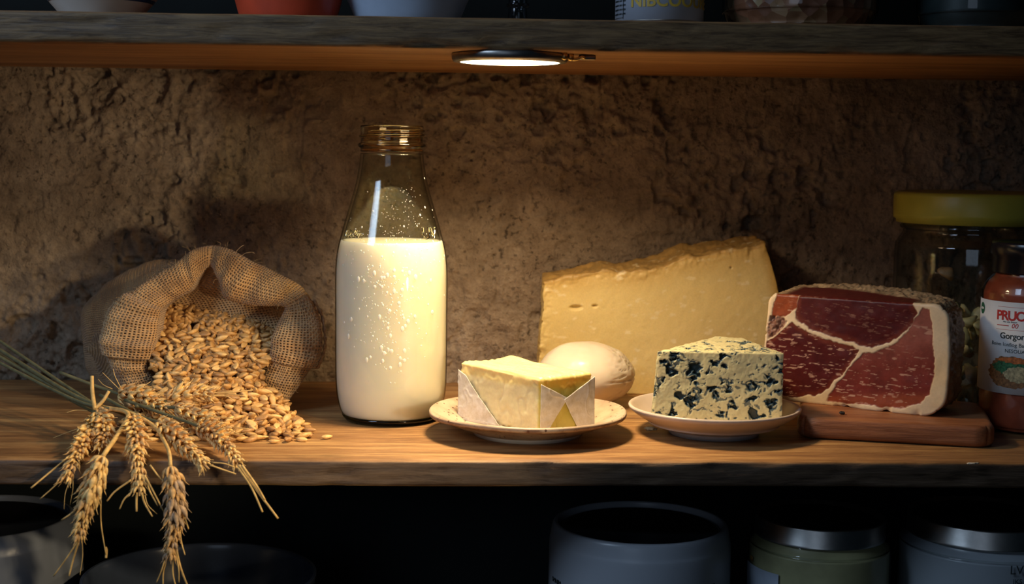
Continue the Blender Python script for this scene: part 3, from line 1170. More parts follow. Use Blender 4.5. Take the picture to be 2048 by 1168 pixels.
# ------------------------------------------------------------------ blue cheese
def build_blue():
    z0 = 0.0095
    fl = ground(1297, 1.020, z0)
    frr = ground(1566, 1.016, z0)
    ap = ground(1452, 1.083, z0)
    mid = (fl + frr) / 2
    org = np.array([mid.x, mid.y, z0])
    P, F = box_surface(220, 126, 110)    # u along front, v up, w back
    F = F[:, ::-1]
    size = np.array([0.096, 0.055, 0.06])
    R = rounded(P, size, 0.0012) / size + 0.5
    u, v, w_ = R[:, 0:1], R[:, 1:2], R[:, 2:3]
    A, B, C = (np.array([p.x, p.y]) for p in (fl, frr, ap))
    wl = A * (1 - w_) + (C + (A - B) * 0.10) * w_
    wr = B * (1 - w_) + (C + (B - A) * 0.10) * w_
    xy = wl * (1 - u) + wr * u
    # left edge leans in a little toward the top
    xy = xy + (B - A) * (0.045 * v * (1 - u) * (1 - w_))
    zt = (0.0640 * (1 - u) + 0.0640 * u) * (1 - w_) + 0.0665 * w_
    z = z0 + v * (zt - z0)
    V = np.hstack([xy, z])
    N = vnormals(V, F)
    q = V * 1.0
    warpn = np.stack([fbm(q * 150, 2, 1), fbm(q * 150, 2, 2), fbm(q * 150, 2, 3)], -1) * 0.0035
    f1 = fbm((q + warpn) * np.array([140, 140, 165]), 4, 52, 0.6)
    f2 = fbm((q + warpn) * 250, 3, 48, 0.6)
    mixf = fbm(q * 45, 2, 60) * 0.16 + f1 * 0.90
    blotch = sstep(0.09, 0.20, mixf)
    dots = sstep(0.27, 0.38, f2)
    vein = np.clip(blotch + dots * 0.8, 0, 1)
    core = sstep(0.22, 0.34, mixf)
    d = fbm(q * 70, 3, 7) * 0.0005 - core * 0.0022 - vein * 0.0003 + fbm(q * 500, 2, 9) * 0.00015
    ed = sstep(0.93, 0.99, np.abs(R[:, 0] * 2 - 1)) * 0.0012 + sstep(0.93, 0.99, np.abs(R[:, 1] * 2 - 1)) * 0.0008
    d -= ed * (0.5 + 0.5 * fbm(q * 200, 3, 19))
    V = V + N * d[:, None]
    paste = np.array([0.78, 0.70, 0.38]) * (1 + 0.09 * fbm(q * 60, 3, 33)[:, None])
    blue = np.array([0.050, 0.095, 0.115])
    deep = np.array([0.018, 0.035, 0.035])
    halo = sstep(0.0, 0.16, mixf)[:, None] * 0.25
    c = paste * (1 - halo) + np.array([0.42, 0.44, 0.30]) * halo
    vv = vein[:, None]
    c = c * (1 - vv) + blue * vv
    cc = core[:, None]
    c = c * (1 - cc) + deep * cc
    V -= org
    o = link('blue_cheese_wedge', mk_mesh('blue_cheese_wedge', V, F, colour=np.clip(c, 0, 1)), m_attr('blue_cheese', 0.4, 0.2, (0.004, 0.003, 0.0015), 600, 0.2), None, tuple(org))
    tag(o, 'crumbly cream cheese wedge with dark blue veins in the small bowl', 'cheese')


build_blue()


# ------------------------------------------------------------------ board and ham
def build_board():
    a = ground(1592, 1.021)
    b = ground(1992, 0.990)
    A = np.array([a.x, a.y])
    B = np.array([b.x, b.y])
    ax = B - A
    W = np.linalg.norm(ax)
    ax /= W
    bk = np.array([-ax[1], ax[0]])
    Dp = 0.108
    T = 0.0158
    P, F = box_surface(160, 90, 16)
    size = np.array([W, Dp, T])
    V = rounded(P, size, 0.0048)
    # round the plan corners
    rc = 0.016
    h = size[:2] / 2
    q = np.clip(V[:, :2], -(h - rc), h - rc)
    dd = V[:, :2] - q
    # superellipse shrink of square corners into arcs
    m = (np.abs(dd[:, 0]) > 1e-6) & (np.abs(dd[:, 1]) > 1e-6)
    L = np.linalg.norm(dd, axis=1)
    mx = np.max(np.abs(dd), axis=1)
    k = np.where(m, mx / np.maximum(L, 1e-9), 1)
    V[:, :2] = q + dd * k[:, None]
    V[:, 2] += T / 2
    V += vnormals(V, F) * (fbm(V * np.array([15, 60, 60]), 3, 2) * 0.0004)[:, None]
    cxy = A + ax * W / 2 + bk * Dp / 2
    o = link('cutting_board', mk_mesh('cutting_board', V, F), M['board'], None, (cxy[0], cxy[1], 0.0003), (0, 0, math.atan2(ax[1], ax[0])))
    tag(o, 'thick reddish wooden board with rounded edges under the ham', 'cutting board')
    return T


BT = build_board()


def build_ham():
    zb = BT + 0.0002
    rb = ground(1886, 1.023, zb)
    lb = ground(1524, 1.098, zb)
    A = np.array([lb.x, lb.y])
    B = np.array([rb.x, rb.y])
    ax = B - A
    W = np.linalg.norm(ax)
    ax /= W
    bk = np.array([-ax[1], ax[0]])
    th = 0.047
    H = 0.0825
    org = np.array([A[0], A[1], zb])
    nu, nv, nw = 300, 170, 36
    P, F = box_surface(nu, nv, nw)
    F = F[:, ::-1]
    size = np.array([W, H, th])
    R = rounded(P, size, 0.0020) / size + 0.5
    u, v, w_ = R[:, 0], R[:, 1], R[:, 2]
    s = u * W
    z = v * H
    # outline: rounded right-hand corners, slightly waisted left
    def plan(u, v):
        hw, hh = W / 2, H / 2
        x = (u - 0.5) * W
        y = (v - 0.5) * H
        rc = np.where(x > 0, np.where(y > 0, 0.011, 0.016), np.where(y > 0, 0.007, 0.012))
        qx = np.clip(x, -(hw - rc), hw - rc)
        qy = np.clip(y, -(hh - rc), hh - rc)
        dx, dy = x - qx, y - qy
        L = np.hypot(dx, dy)
        mx = np.maximum(np.abs(dx), np.abs(dy))
        k = np.where((np.abs(dx) > 1e-7) & (np.abs(dy) > 1e-7), mx / np.maximum(L, 1e-9), 1)
        return qx + dx * k + hw, qy + dy * k + hh
    s, z = plan(u, v)
    # left side leans inward at the top, right side bulges outward
    s = s + (1 - u) * 0.006 * (v - 0.4) + u * 0.003 * np.sin(v * math.pi)
    # back of the joint swells and drops toward the right
    wd = w_ * th
    z = z + w_ * v * (0.0095 * np.sin(np.clip(u, 0, 1) * math.pi * 0.8 + 0.25) - 0.004 * u) * 1.0
    s = s + (u - 0.5) * w_ * -0.004
    V = np.stack([org[0] + ax[0] * s + bk[0] * wd, org[1] + ax[1] * s + bk[1] * wd, org[2] + z], -1)
    N = vnormals(V, F)
    # paint design in the flat plan of the cut face, x 130..1180 and y 155..850 design units
    X = 130 + u * 1062
    top = 155 + (X - 150) * 0.054
    bot = 700 + (X - 130) * 0.155
    Y = top + (1 - v) * (bot - top)
    q = np.stack([X / 60, Y / 60, wd * 200], -1)
    X2 = X + fbm(q, 3, 5) * 14 + fbm(q * 4, 2, 6) * 4
    Y2 = Y + fbm(q + 7, 3, 7) * 14 + fbm(q * 4 + 3, 2, 8) * 4
    M1 = [(325, 150), (600, 150), (985, 185), (1012, 250), (990, 310), (930, 370), (860, 425), (760, 445), (690, 430), (620, 405), (480, 365), (400, 335), (330, 300), (300, 255)]
    M0 = [(190, 150), (312, 150), (300, 230), (240, 262), (165, 275), (165, 230)]
    M2 = [(150, 410), (200, 370), (290, 305), (330, 332), (440, 382), (560, 417), (650, 442), (684, 462), (660, 520), (620, 570), (560, 620), (530, 670), (470, 695), (330, 700), (230, 680), (170, 620), (145, 500)]
    M3 = [(1050, 225), (1085, 240), (1102, 400), (1110, 600), (1100, 720), (1060, 770), (980, 795), (850, 785), (700, 755), (540, 740), (560, 690), (600, 620), (650, 560), (690, 520), (720, 485), (830, 462), (900, 432), (960, 362), (1010, 290)]
    SK = [(150, 275), (235, 268), (255, 300), (225, 340), (190, 365), (150, 390), (130, 350)]
    sd = [inpoly_sdf(X2, Y2, p) for p in (M0, M1, M2, M3)]
    lean = [1 - sstep(0, 9, x) for x in sd]
    fat = np.array([0.80, 0.62, 0.40])
    n = fbm(q * 0.9, 3, 15)[:, None]
    yel = sstep(0.0, 0.9, fbm(q * 0.4, 2, 25) + 0.3 * sstep(1000, 1180, X))[:, None]
    c = fat * (1 + 0.07 * n)
    c = c * (1 - yel * 0.5) + np.array([0.76, 0.52, 0.24]) * yel * 0.5
    cols = [np.array([0.30, 0.062, 0.020]), np.array([0.080, 0.008, 0.008]), np.array([0.090, 0.010, 0.009]), np.array([0.190, 0.028, 0.020])]
    for k in range(4):
        lc = np.repeat(cols[k][None], len(X), 0)
        if k == 3:
            pk = (sstep(560, 330, Y) * 0.75 + 0.2 * sstep(700, 500, Y))[:, None]
            lc = lc * (1 - pk) + np.array([0.30, 0.095, 0.066]) * pk
            og = (sstep(690, 745, Y + (X - 900) * -0.02) * 0.5)[:, None]
            lc = lc * (1 - og) + np.array([0.40, 0.10, 0.035]) * og
        if k in (0, 1, 2):
            og = sstep(-30, -6, sd[k])[:, None] * 0.35
            lc = lc * (1 - og) + np.array([0.24, 0.048, 0.018]) * og
        lc = lc * (1 + 0.22 * n + 0.12 * fbm(q * 5, 2, 71)[:, None])
        # marbling: thin broken streaks
        ang = 0.16 if k != 2 else 0.10
        xr = X * math.cos(ang) + Y * math.sin(ang)
        yr = -X * math.sin(ang) + Y * math.cos(ang)
        st = fbm(np.stack([xr / 52, yr / 7.0, wd * 100], -1) + fbm(q * 0.7, 2, 99)[:, None] * 1.4, 3, 100 + k)
        stm = sstep(0.33, 0.50, st) * (0.75 if k in (2, 3) else 0.16)
        if k == 3:
            stm *= sstep(380, 600, Y)
        big = sstep(0.50, 0.60, fbm(np.stack([xr / 70, yr / 24, wd * 60], -1), 3, 140 + k)) * (0.5 if k != 1 else 0.15)
        stm = np.clip(stm + big, 0, 1)[:, None]
        lc = lc * (1 - stm) + np.array([0.66, 0.38, 0.26]) * stm
        m = lean[k][:, None]
        c = c * (1 - m) + lc * m
    ssk = (1 - sstep(-10, 8, inpoly_sdf(X2, Y2, SK)))[:, None]
    c = c * (1 - ssk) + (np.array([0.20, 0.085, 0.055]) + np.array([0.34, 0.25, 0.18]) * np.clip(fbm(q * 3, 3, 200), 0, 1)[:, None]) * ssk
    # other sides: top is dark lean in front and rind behind; right side and back brown rind
    back = sstep(0.02, 0.07, w_)
    tpm = sstep(0.97, 0.995, v) * back
    rgt = sstep(0.975, 0.998, u) * back
    rnd = np.clip(fbm(V * 90, 4, 210) * 0.5 + 0.5, 0, 1)[:, None]
    leant = (sstep(0.62, 0.52, w_ + (u - 0.4) * 0.55) * sstep(0.05, 0.12, u) * sstep(0.86, 0.80, u))[:, None]
    topc = (np.array([0.42, 0.29, 0.16]) * (0.55 + 0.8 * rnd)) * (1 - leant) + np.array([0.10, 0.018, 0.014]) * leant
    tpm = tpm[:, None]
    c = c * (1 - tpm) + topc * tpm
    rg = rgt[:, None]
    c = c * (1 - rg) + np.array([0.30, 0.17, 0.07]) * (0.5 + rnd) * rg
    bm_ = (sstep(0.93, 1.0, w_))[:, None]
    c = c * (1 - bm_) + np.array([0.28, 0.16, 0.07]) * (0.5 + rnd) * bm_
    rough_side = np.clip(tpm[:, 0] * (1 - leant[:, 0]) + rg[:, 0], 0, 1)
    d = fbm(V * 60, 3, 220) * 0.0008 + rough_side * fbm(V * 260, 4, 222) * 0.0022
    d += (1 - ssk[:, 0]) * 0 - ssk[:, 0] * 0.0015 * (1 + 2 * fbm(q * 2.5, 2, 230)) * (w_ < 0.1)
    # fat stands slightly proud of the lean
    lm = np.clip(sum(lean), 0, 1)
    d += (w_ < 0.05) * (1 - lm) * 0.0005
    # ragged lower edge
    low = sstep(0.07, 0.0, v)
    d -= low * np.clip(fbm(V * np.array([110, 110, 10]), 2, 240), 0, 1) * 0.004
    V = V + N * d[:, None]
    V[:, 2] = np.maximum(V[:, 2], zb)
    V -= org
    o = link('cured_ham', mk_mesh('cured_ham', V, F, colour=np.clip(c, 0, 1)), m_attr('cured_ham', 0.42, 0.12, (0.004, 0.0015, 0.001), 500, 0.15, coat=0.0, spec=0.30), None, tuple(org))
    tag(o, 'thick cut piece of dry-cured ham, dark red with white fat, on the board', 'ham')


build_ham()


# ------------------------------------------------------------------ burlap sack
def resample(pts, n):
    P = np.array([tuple(p) for p in pts], float)
    C = smoothprof(np.vstack([P, P[:1]]), 8)[:-1]
    C = np.vstack([C, C[:1]])
    L = np.concatenate([[0], np.cumsum(np.linalg.norm(np.diff(C, axis=0), axis=1))])
    t = np.linspace(0, L[-1], n, endpoint=False)
    return np.stack([np.interp(t, L, C[:, k]) for k in range(C.shape[1])], -1), L[-1]


def build_sack():
    # rim stations: (inner edge px, py), (outer edge px, py), depth D, clockwise from the peak
    ST = [
        ((421, 530), (424, 499), 1.150), ((440, 556), (458, 506), 1.145), ((455, 592), (500, 528), 1.140), ((497, 607), (540, 547), 1.136),
        ((545, 609), (585, 570), 1.132), ((574, 612), (612, 598), 1.127), ((562, 640), (632, 640), 1.120), ((547, 676), (638, 684), 1.112),
        ((545, 704), (628, 722), 1.108), ((530, 738), (612, 752), 1.106), ((524, 766), (590, 784), 1.104), ((524, 790), (562, 812), 1.102),
        ((480, 812), (500, 824), 1.100), ((420, 812), (410, 826), 1.098), ((360, 800), (330, 818), 1.097), ((322, 776), (270, 790), 1.097),
        ((304, 752), (240, 762), 1.098), ((298, 728), (220, 722), 1.100), ((308, 700), (214, 690), 1.104), ((314, 672), (217, 662), 1.110),
        ((318, 642), (228, 626), 1.116), ((326, 618), (256, 590), 1.124), ((350, 600), (300, 556), 1.132), ((380, 583), (350, 528), 1.140),
        ((396, 560), (386, 508), 1.146)]
    n = 450
    inner, _ = resample([atD(a[0], a[1], D) for a, b, D in ST], n)
    outer, L = resample([atD(b[0], b[1], D + 0.010) for a, b, D in ST], n)
    # match parameterisation by stations instead of by arc length
    k = len(ST)
    tt = np.linspace(0, k, n, endpoint=False)

    def bystation(pts):
        P = np.array([tuple(p) for p in pts])
        C = smoothprof(np.vstack([P[-2:], P, P[:2]]), 10)
        off = 20
        idx = off + tt * 10
        i0 = np.floor(idx).astype(int)
        f = (idx - i0)[:, None]
        return C[i0] * (1 - f) + C[np.minimum(i0 + 1, len(C) - 1)] * f
    inner = bystation([atD(a[0], a[1], D) for a, b, D in ST])
    outer = bystation([atD(b[0], b[1], D + 0.004) for a, b, D in ST])
    cuffw = np.linalg.norm(outer - inner, axis=1)
    fwd = np.array(tuple(fw_h))
    # cross-section of the rolled cuff, from deep inside to outside
    rings = []
    sag = 0.011
    rings.append(inner + fwd * 0.050 + (outer - inner) * 0.30)
    rings.append(inner + fwd * 0.034 + (outer - inner) * 0.12)
    rings.append(inner + fwd * 0.018)
    rings.append(inner + fwd * 0.007 - (outer - inner) * 0.0)
    nn = 14
    for i in range(nn + 1):
        a = math.pi * i / nn
        f = (1 - math.cos(a)) / 2
        bul = np.minimum(cuffw * 0.42, sag)[:, None]
        rings.append(inner * (1 - f) + outer * f - fwd * (bul * math.sin(a)))
    # tuck behind the cuff then widen into the body
    rings.append(outer * 1.0 + fwd * 0.006 + (inner - outer) * 0.03)
    rings.append(outer + fwd * 0.010 + (inner - outer) * 0.16)
    cuff_end = len(rings)
    R = np.array(rings)
    R[:, :, 2] = np.maximum(R[:, :, 2], 0.0012)
    # cloth folds on the cuff
    s = tt / k * 2 * math.pi
    fold = 0.0016 * np.sin(s * 9 + 1) + 0.0012 * np.sin(s * 17 + 2) + 0.0008 * np.sin(s * 31)
    for i in range(4, cuff_end):
        R[i] += fwd * (fold[:, None] * 0.8)
    nz = fbm(R.reshape(-1, 3) * 42, 3, 61).reshape(R.shape[:2])
    R -= fwd * (nz * 0.0030)[..., None]
    # overlapping turned-over pieces: the upper right piece and the left flap sit on top of the rest
    ov = (1 - sstep(8.35, 8.50, tt)) + sstep(22.6, 24.5, tt) + sstep(17.3, 17.45, tt) * (1 - sstep(21.0, 21.2, tt))
    ov2 = (sstep(13.5, 17.2, tt) * (1 - sstep(17.3, 17.45, tt)) * 0.4)
    lift = (ov * 0.0040 + ov2 * 0.0010)[:, None]
    radial = outer - inner
    radial = radial / np.linalg.norm(radial, axis=1)[:, None]
    for i in range(5, cuff_end):
        R[i] += -fwd * lift + radial * lift * (0.9 if i > 10 else -0.3)
    root_c = np.array([*(outer.mean(0)[:2]), 0.0])
    root = empty('burlap_sack', tuple(root_c), 'open burlap sack of wheat grain lying on its side with rolled-back rim', 'sack')

    def grid(R, name, close=True, vscale=1.0):
        m, n_ = R.shape[:2]
        # UVs by accumulated lengths
        du = np.linalg.norm(np.diff(np.concatenate([R, R[:, :1]], 1), axis=1), axis=2)
        ucum = np.concatenate([np.zeros((m, 1)), np.cumsum(du, 1)], 1)
        umean = ucum[min(8, m - 1)]
        dv = np.linalg.norm(np.diff(R, axis=0), axis=2).mean(1)
        vc = np.concatenate([[0], np.cumsum(dv)])
        Vx = np.concatenate([R, R[:, :1]], 1).reshape(-1, 3)
        UV = np.stack([np.repeat(umean[None], m, 0).ravel(), np.repeat(vc[:, None], n_ + 1, 1).ravel()], -1)
        I = np.arange(m * (n_ + 1)).reshape(m, n_ + 1)
        F = np.stack([I[:-1, :-1], I[:-1, 1:], I[1:, 1:], I[1:, :-1]], -1).reshape(-1, 4)
        me = mk_mesh(name, Vx - root_c, F, uv=UV)
        return link(name, me, M['burlap'], root)
    R[:, :, 2] = np.maximum(R[:, :, 2], 0.0010)
    # flap overlaps: left cuff turned further back (hem edge visible)
    cf = grid(R, 'rolled_cuff')
    # body
    b0 = bystation([atD(b[0], b[1], D + 0.012) for a, b, D in ST])
    cen0 = b0.mean(0)
    end = np.array(tuple(atD(150, 700, 1.195)))
    BR = [outer + fwd * 0.010 + (inner - outer) * 0.20]
    body_pts = []
    # superellipse tube from mouth to the closed end, along an axis going back-left
    ang = np.arctan2(b0[:, 2] - cen0[2], (b0 - cen0) @ np.array(tuple(rt_h)))
    K = 26
    c1 = np.array(tuple(atD(435, 668, 1.150)))
    c2 = np.array(tuple(atD(315, 672, 1.175)))
    c3 = np.array(tuple(atD(182, 694, 1.190)))
    rthd = np.array(tuple(rt_h))
    for i in range(1, K + 1):
        t = i / K
        c = (1 - t) ** 2 * c1 + 2 * t * (1 - t) * c2 + t * t * c3
        rx = 0.088 * (1 - t) ** 0.4 + 0.0 if False else None
        # horizontal half width, vertical half height and depth half size
        prof = math.sqrt(max(0.0, 1 - max(0, (t - 0.35) / 0.65) ** 2.4))
        rx = (0.094 - 0.058 * t) * max(prof, 0.02)
        rz = (0.064 - 0.006 * t) * max(prof, 0.02)
        ex = np.cos(ang)[:, None] * rthd * rx
        ez = np.sin(ang)[:, None] * np.array([0, 0, 1.0]) * rz
        # direction of the tube: left and back
        ring = c + ex + ez
        ring += fwd * (np.cos(ang) * 0.030 * (1 - t) * 0 - np.cos(ang) * 0.018)[:, None]
        blend = sstep(0.0, 0.30, np.array([t]))[0]
        ring = BR[0] * (1 - blend) + ring * blend + (fwd * 0.05 * t * (1 - blend))
        BR.append(ring)
    BR.append(np.repeat(BR[-1].mean(0)[None], n, 0))
    BR = np.array(BR)
    wr = fbm(BR.reshape(-1, 3) * 28, 4, 71).reshape(BR.shape[:2])
    cdir = BR - BR.mean(1, keepdims=True)
    cdir /= np.linalg.norm(cdir, axis=2, keepdims=True) + 1e-9
    BR += cdir * (wr * 0.0055)[..., None]
    BR[:, :, 2] = np.maximum(BR[:, :, 2], 0.0008)
    # keep clear of the wall
    BR[:, :, 1] = np.minimum(BR[:, :, 1], WY - 0.012)
    grid(BR, 'sack_body')
    # hem: rolled cord along the turned-back edge on both sides
    hem = R[cuff_end - 2]
    cord = m_simple('jute_cord', (0.42, 0.27, 0.14), 0.9, vary=0.35, scale=600, bump=0.8)
    for a0, a1 in ((int(n * 16.2 / k), int(n * 20.6 / k)), (int(n * 5.2 / k), int(n * 8.6 / k))):
        seg = hem[a0:a1] + (hem[a0:a1] - inner[a0:a1]) * 0.06
        V, F = tube(seg, 0.0013 + 0.0004 * np.sin(np.arange(len(seg)) * 0.9), 8)
        link('hem', mk_mesh('hem', V - root_c, F), cord, root)
    # stray fibres
    rr = random.Random(3)
    parts = []
    for _ in range(240):
        j = rr.randrange(n)
        i = rr.randrange(6, cuff_end - 1)
        p = R[i, j]
        d = (p - R[:, j].mean(0))
        d = d / (np.linalg.norm(d) + 1e-9)
        d = d + np.array([rr.gauss(0, .6), rr.gauss(0, .6), rr.gauss(0, .6)])
        Lf = rr.uniform(0.0015, 0.0045)
        q = p + d * Lf * 0.5
        r_ = q + (d + np.array([rr.gauss(0, .9), rr.gauss(0, .9), rr.gauss(0, .9)])) * Lf * 0.5
        parts.append(tube([p, (p + q) / 2, q, (q + r_) / 2, r_], 0.00009, 4, False))
    for (x, y) in ((222, 618), (226, 612), (462, 508), (480, 512)):
        p = np.array(tuple(atD(x, y, 1.13)))
        pts = [p]
        d = np.array([rr.uniform(-1, 1), -0.2, 0.8])
        for _ in range(6):
            d = d + np.array([rr.gauss(0, .7), rr.gauss(0, .3), rr.gauss(0, .7)])
            pts.append(pts[-1] + d / np.linalg.norm(d) * 0.0022)
        parts.append(tube(smoothprof(pts, 3), 0.00018, 5, False))
    V, F = join(parts)
    fb = link('frayed_fibres', mk_mesh('frayed_fibres', V - root_c, F), M['burlap_fibre'], root)
    fb['kind'] = 'stuff'
    return inner, outer


M['burlap_fibre'] = m_simple('jute_fibre', (0.55, 0.38, 0.20), 0.8, vary=0.3)
INNER, OUTER = build_sack()


# ------------------------------------------------------------------ wheat grains
def grain_mesh(n=10, m=7):
    V, F = [], []
    for i in range(m + 1):
        t = i / m
        x = (t - 0.5) * 0.0088
        r = 0.00212 * (math.sin(math.pi * t) ** 0.62) * (1.05 - 0.18 * t)
        r = max(r, 0.0002)
        for j in range(n):
            a = 2 * math.pi * j / n
            yy = r * math.cos(a)
            zz = r * 0.82 * math.sin(a)
            if j == n // 4 or abs(a - math.pi / 2) < 0.4:
                zz *= 0.70          # the crease
            V.append((x, yy, zz))
    for i in range(m):
        for j in range(n):
            j2 = (j + 1) % n
            F.append([i * n + j, i * n + j2, (i + 1) * n + j2, (i + 1) * n + j])
    F.append(list(range(n))[::-1])
    F.append([m * n + j for j in range(n)])
    return np.array(V), F


def heap_z(u, D):
    """heap height; u = sideways metres from the spill axis, D = distance"""
    f = np.interp(D, [0.990, 1.01, 1.04, 1.07, 1.10, 1.13, 1.17, 1.21], [0.0, 0.006, 0.018, 0.031, 0.045, 0.059, 0.077, 0.084])
    wdt = np.interp(D, [0.99, 1.02, 1.05, 1.08, 1.11, 1.16, 1.21], [0.050, 0.062, 0.062, 0.062, 0.066, 0.066, 0.060])
    if u < 0:
        wdt = wdt * 1.25
    e = np.clip(1 - (abs(u) / wdt) ** 2.6, 0, 1)
    return f * e if D < 1.09 else f * (0.8 + 0.2 * e)


def build_grains():
    rr = random.Random(12)
    gv, gf = grain_mesh()
    cols = [(0.60, 0.35, 0.12), (0.48, 0.26, 0.085), (0.72, 0.46, 0.18), (0.40, 0.21, 0.075)]
    mats = [m_simple('grain_husk', c, 0.5, vary=0.30, scale=300, bump=0.4) for c in cols]
    meshes = [link_mesh_only('wheat_grain', gv, gf, m) for m in mats]
    axis = lambda D: ground(float(np.interp(D, [0.99, 1.02, 1.05, 1.10, 1.2], [455, 452, 440, 428, 432])), D)
    # outline of the sack mouth, in the same design plane the rim was laid out in
    mouth = [(421, 530), (455, 592), (545, 609), (574, 612), (562, 640), (547, 676), (545, 704), (532, 738), (526, 766), (540, 800), (480, 822), (400, 822), (335, 800), (312, 770), (300, 740), (298, 720), (308, 690), (318, 642), (326, 618), (350, 600), (385, 580)]
    mp_ = [atD(x, y, 1.10) for x, y in mouth]
    mpoly = [(p.x / 1.0, p.z) for p in mp_]

    def inside_mouth(p, D):
        # carry the point along its sight line onto the plane of the mouth
        q = CAM + (Vector(p) - CAM) * (1.10 / D)
        return inpoly_sdf(np.array([q.x]), np.array([q.z]), mpoly)[0] < -0.0010

    # dense bed (one object): deeper layers plus the dark back of the heap
    V, F, off = [], [], 0
    cand = []
    tries = 0
    while len(cand) < 300 and tries < 60000:
        tries += 1
        D = rr.uniform(0.985, 1.128)
        wdt = float(np.interp(D, [0.985, 1.02, 1.05, 1.08, 1.11, 1.13], [0.052, 0.064, 0.058, 0.050, 0.052, 0.052]))
        u = rr.uniform(-wdt * 1.22, wdt)
        z = heap_z(u, D)
        a = axis(D)
        p = np.array([a.x + u, a.y, z + 0.0016 + rr.uniform(0, 0.0014)])
        if D > 1.072 and not inside_mouth(p, D):
            continue
        ok = True
        for q in cand:
            if abs(q[0] - p[0]) < 0.0054 and np.linalg.norm(q - p) < 0.0053:
                ok = False
                break
        if ok:
            cand.append(p)
    GL = 'tan wheat grain in the loose heap spilling out of the burlap sack'
    for i, p in enumerate(cand):
        o = bpy.data.objects.new('wheat_grain', meshes[i % len(meshes)] if rr.random() < 0.8 else meshes[0])
        COL.objects.link(o)
        o.location = p
        slope = 0.42 if p[2] > 0.006 else 0.05
        o.rotation_euler = (rr.gauss(-slope, 0.25) if p[2] > 0.006 else rr.gauss(0, 0.08), rr.gauss(0, 0.28 if p[2] > 0.006 else 0.05), rr.uniform(0, 6.28))
        s = rr.uniform(1.12, 1.36)
        o.scale = (s, s, s)
        tag(o, GL, 'grain', 'wheat grains spilled in front of the sack')
    for _ in range(3000):
        D = rr.uniform(0.99, 1.205)
        wdt = float(np.interp(D, [0.99, 1.02, 1.05, 1.08, 1.11, 1.205], [0.045, 0.056, 0.054, 0.052, 0.056, 0.056]))
        u = rr.uniform(-wdt * 1.22, wdt)
        z = heap_z(u, D)
        a = axis(D)
        lay = -rr.uniform(0.0010, 0.0035) if D < 1.128 else rr.uniform(-0.004, 0.002)
        p = np.array([a.x + u, a.y, z + lay])
        if p[2] < 0.0015:
            continue
        if 1.072 < D < 1.14 and not inside_mouth(p, D):
            continue
        e = Matrix.Rotation(rr.uniform(0, 6.28), 3, 'Z') @ Matrix.Rotation(rr.gauss(0, 0.5), 3, 'Y') @ Matrix.Rotation(rr.uniform(0, 6.28), 3, 'X')
        v = gv @ np.array(e).T * 1.2 + p
        V.append(v)
        F += [[q + off for q in f] for f in gf]
        off += len(v)
    # solid core so that no gap looks through
    xs = np.linspace(-0.032, 0.032, 24)
    Ds = np.linspace(0.995, 1.205, 44)
    core = []
    for D in Ds:
        a = axis(D)
        for x in xs:
            core.append((a.x + x, a.y, max(heap_z(x, D) - 0.0085 - 0.012 * (x / 0.032) ** 4, 0.0004)))
    cf = []
    for i in range(len(Ds) - 1):
        for j in range(len(xs) - 1):
            k = i * len(xs) + j
            cf.append([k + off, k + 1 + off, k + len(xs) + 1 + off, k + len(xs) + off])
    V.append(np.array(core))
    F += cf
    o = link('wheat_grains', mk_mesh('wheat_grains', np.vstack(V), F), mats[1])
    tag(o, 'dense mass of brown wheat grains filling the shadowed mouth of the sack', 'grain', kind='stuff')
    # stragglers on the shelf
    SG = [(625, 858, 0.1), (598, 857, 0.4), (577, 856, -0.4), (556, 882, 0.1), (590, 853, 1.0), (560, 868, -0.8), (572, 862, 0.9), (535, 874, 0.3), (545, 860, -0.5), (530, 850, 0.6), (548, 846, 1.2), (516, 876, 0.0), (500, 878, 0.6), (566, 848, 0.2)]
    for (x, y, r) in SG:
        p = atZ(x - 8, y, 0.0018)
        o = bpy.data.objects.new('wheat_grain', meshes[rr.choice((0, 2))])
        COL.objects.link(o)
        o.location = p
        o.rotation_euler = (rr.uniform(-.3, .3), 0, r)
        tag(o, 'tan wheat grain lying flat at the right edge of the spilled heap', 'grain', 'wheat grains strewn at the right edge of the spill')
    p = atZ(654, 873, 0.0018)
    o = bpy.data.objects.new('wheat_grain', meshes[2])
    COL.objects.link(o)
    o.location = p
    o.rotation_euler = (0.1, 0, 0.5)
    tag(o, 'single wheat grain lying alone on the shelf in front of the milk bottle', 'grain')


def link_mesh_only(name, V, F, mat):
    me = mk_mesh(name, V, F)
    me.materials.append(mat)
    return me


build_grains()


